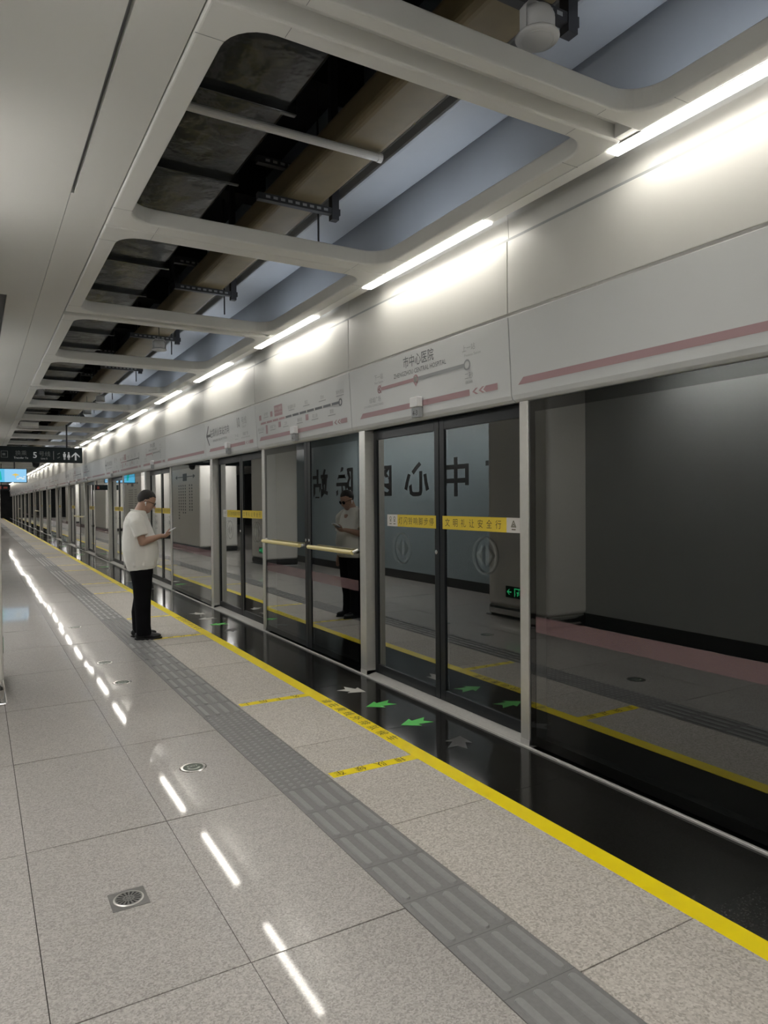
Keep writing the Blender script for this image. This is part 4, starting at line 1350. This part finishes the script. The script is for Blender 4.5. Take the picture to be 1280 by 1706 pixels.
for s, e0 in ((-1, EL), (1, ELL)):
    s0 = Vector((-0.092, s * 0.165, 1.375)); s1 = Vector((-0.085, s * 0.228, 1.33)); s2 = s1.lerp(e0 + Vector((0.012, s * 0.012, 0)), 0.66)
    sh.capsule(s0, s1, 0.082, 0.084, 16); 
    ax = (s2 - s1).normalized()
    sh.tube(s1, s2, 0.082, 0.078, 18)
for i in range(5):     # hanging folds
    a = -1.9 + i * 0.55
    x0 = -0.06 + 0.19 * math.cos(a); y0 = 0.19 * math.sin(a)
    sh.capsule((x0, y0, 0.86), (x0 * 0.98, y0 * 0.98, 1.05), 0.02, 0.010, 8)
shirt = remesh(sh, 'white_tshirt', M['shirt'], pr, 0.0065, 4)
shirt['label'] = 'loose white short-sleeved T-shirt'
nk = MB()
ringc = Vector((-0.080, 0, 1.476))
for i in range(24):
    a0 = 2 * math.pi * i / 24; a1 = 2 * math.pi * (i + 1) / 24
    f_ = lambda a: ringc + Vector((0.083 * math.cos(a), 0.085 * math.sin(a), -0.010 * math.cos(a)))
    nk.capsule(f_(a0), f_(a1), 0.008, 0.008, 6, 2)
nk.build('collar', M['shirt'], shirt, smooth=True, local=True)

# trousers
tr = MB()
tr.ball((-0.055, 0, 0.86), 0.145, 0.172, 0.12)
for s, kx, fx in ((-1, -0.035, -0.035), (1, -0.05, -0.085)):
    sy = 0.098
    tr.loft([oval(-0.055, 0.90, 0.128, 0.095, 20, s * 0.075, 2.0), oval(-0.055, 0.76, 0.122, 0.100, 20, s * 0.085, 2.0), oval(kx - 0.01, 0.60, 0.105, 0.092, 20, s * 0.092, 2.0),
             oval(kx - 0.012, 0.46, 0.094, 0.085, 20, s * 0.095, 2.0), oval(fx - 0.010, 0.30, 0.087, 0.080, 20, s * 0.098, 2.0),
             oval(fx - 0.008, 0.16, 0.083, 0.076, 20, s * 0.10, 2.0), oval(fx + 0.002, 0.045, 0.088, 0.074, 20, s * 0.10, 2.0)])
trs = remesh(tr, 'black_trousers', M['trousers'], pr, 0.010, 5)

# shoes
def shoe(y, x, rz):
    mb = MB()
    R = Matrix.Rotation(rz, 3, 'Z')
    def T(p): return R @ Vector(p) + Vector((x, y, 0))
    mb.ball(T((-0.055, 0, 0.052)), 0.062, 0.042, 0.050, 16, 10, R)
    mb.ball(T((0.03, 0, 0.045)), 0.09, 0.046, 0.042, 16, 10, R)
    mb.ball(T((0.10, 0.002, 0.036)), 0.075, 0.048, 0.034, 16, 10, R)
    mb.ball(T((-0.03, 0, 0.085)), 0.05, 0.038, 0.05, 16, 10, R)
    mb.capsule(T((-0.06, 0, 0.022)), T((0.12, 0, 0.022)), 0.02, 0.02, 10)
    o = remesh(mb, 'shoe', M['shoe'], pr, 0.006, 4)
    so = MB()
    pts = []
    for i in range(28):
        a = 2 * math.pi * i / 28
        c, s = math.cos(a), math.sin(a)
        px = 0.032 + 0.150 * c
        wy = (0.050 if c > -0.2 else 0.044) * s
        pts.append(T((px, wy, 0.0)))
    so.prism(pts, (0, 0, 0.022))
    so.build('sole', M['shoe'], o, local=True)
    return o
shoe(-0.10, -0.02, math.radians(4))
shoe(0.10, -0.075, math.radians(12))

# spectacles and earbud
gl = MB()
for s in (-1, 1):
    c = H(0.098, s * 0.033, -0.002)
    nn = tilt @ Vector((1, s * 0.15, 0)).normalized()
    gl.ring(c, nn, 0.021, 0.0245, 0.003, 20)
    gl.path([H(0.096, s * 0.057, 0.004), H(0.04, s * 0.082, 0.004), H(-0.01, s * 0.088, 0.0), H(-0.022, s * 0.086, -0.016)], 0.0028, 6)
gl.path([H(0.103, -0.012, 0.002), H(0.108, 0, 0.006), H(0.103, 0.012, 0.002)], 0.0022, 6)
spec = gl.build('spectacles', M['lens'], pr, local=True)
ln = MB()
for s in (-1, 1):
    nn = tilt @ Vector((1, s * 0.15, 0)).normalized()
    ln.lathe(H(0.0985, s * 0.033, -0.002), nn, [(0.021, 0), (0.021, 0.0012)], 20)
ln.build('lens', M['lens'], spec, local=True)
eb = MB()
eb.ball(H(0.0, -0.091, -0.020), 0.010, 0.008, 0.010, 12, 8)
eb.capsule(H(0.004, -0.092, -0.022), H(0.012, -0.090, -0.048), 0.0045, 0.004, 8)
eb.build('earbud', M['bud'], pr, smooth=True, local=True)

# phone: a thing of its own, held in the right hand
RZ = Matrix.Rotation(FACE, 3, 'Z')
pw = Vector((PX, PY, 0)) + RZ @ PC
ph = thing('mobile_phone', pw, 'slim phone in a pale case held by the person in the white T-shirt', 'phone')
def W(l, s, n): return pw + RZ @ (PD * l + PS * s + PN * n)
pm = MB()
pm.prism([W(-0.074, -0.037, -0.0045), W(0.074, -0.037, -0.0045), W(0.074, 0.037, -0.0045), W(-0.074, 0.037, -0.0045)], RZ @ (PN * 0.009))
pm.build('case', M['phone'], ph, bevel=0.003)
ps = MB()
ps.prism([W(-0.070, -0.034, 0.0048), W(0.070, -0.034, 0.0048), W(0.070, 0.034, 0.0048), W(-0.070, 0.034, 0.0048)], RZ @ (PN * 0.0006))
ps.build('screen', M['phone_glass'], ph)
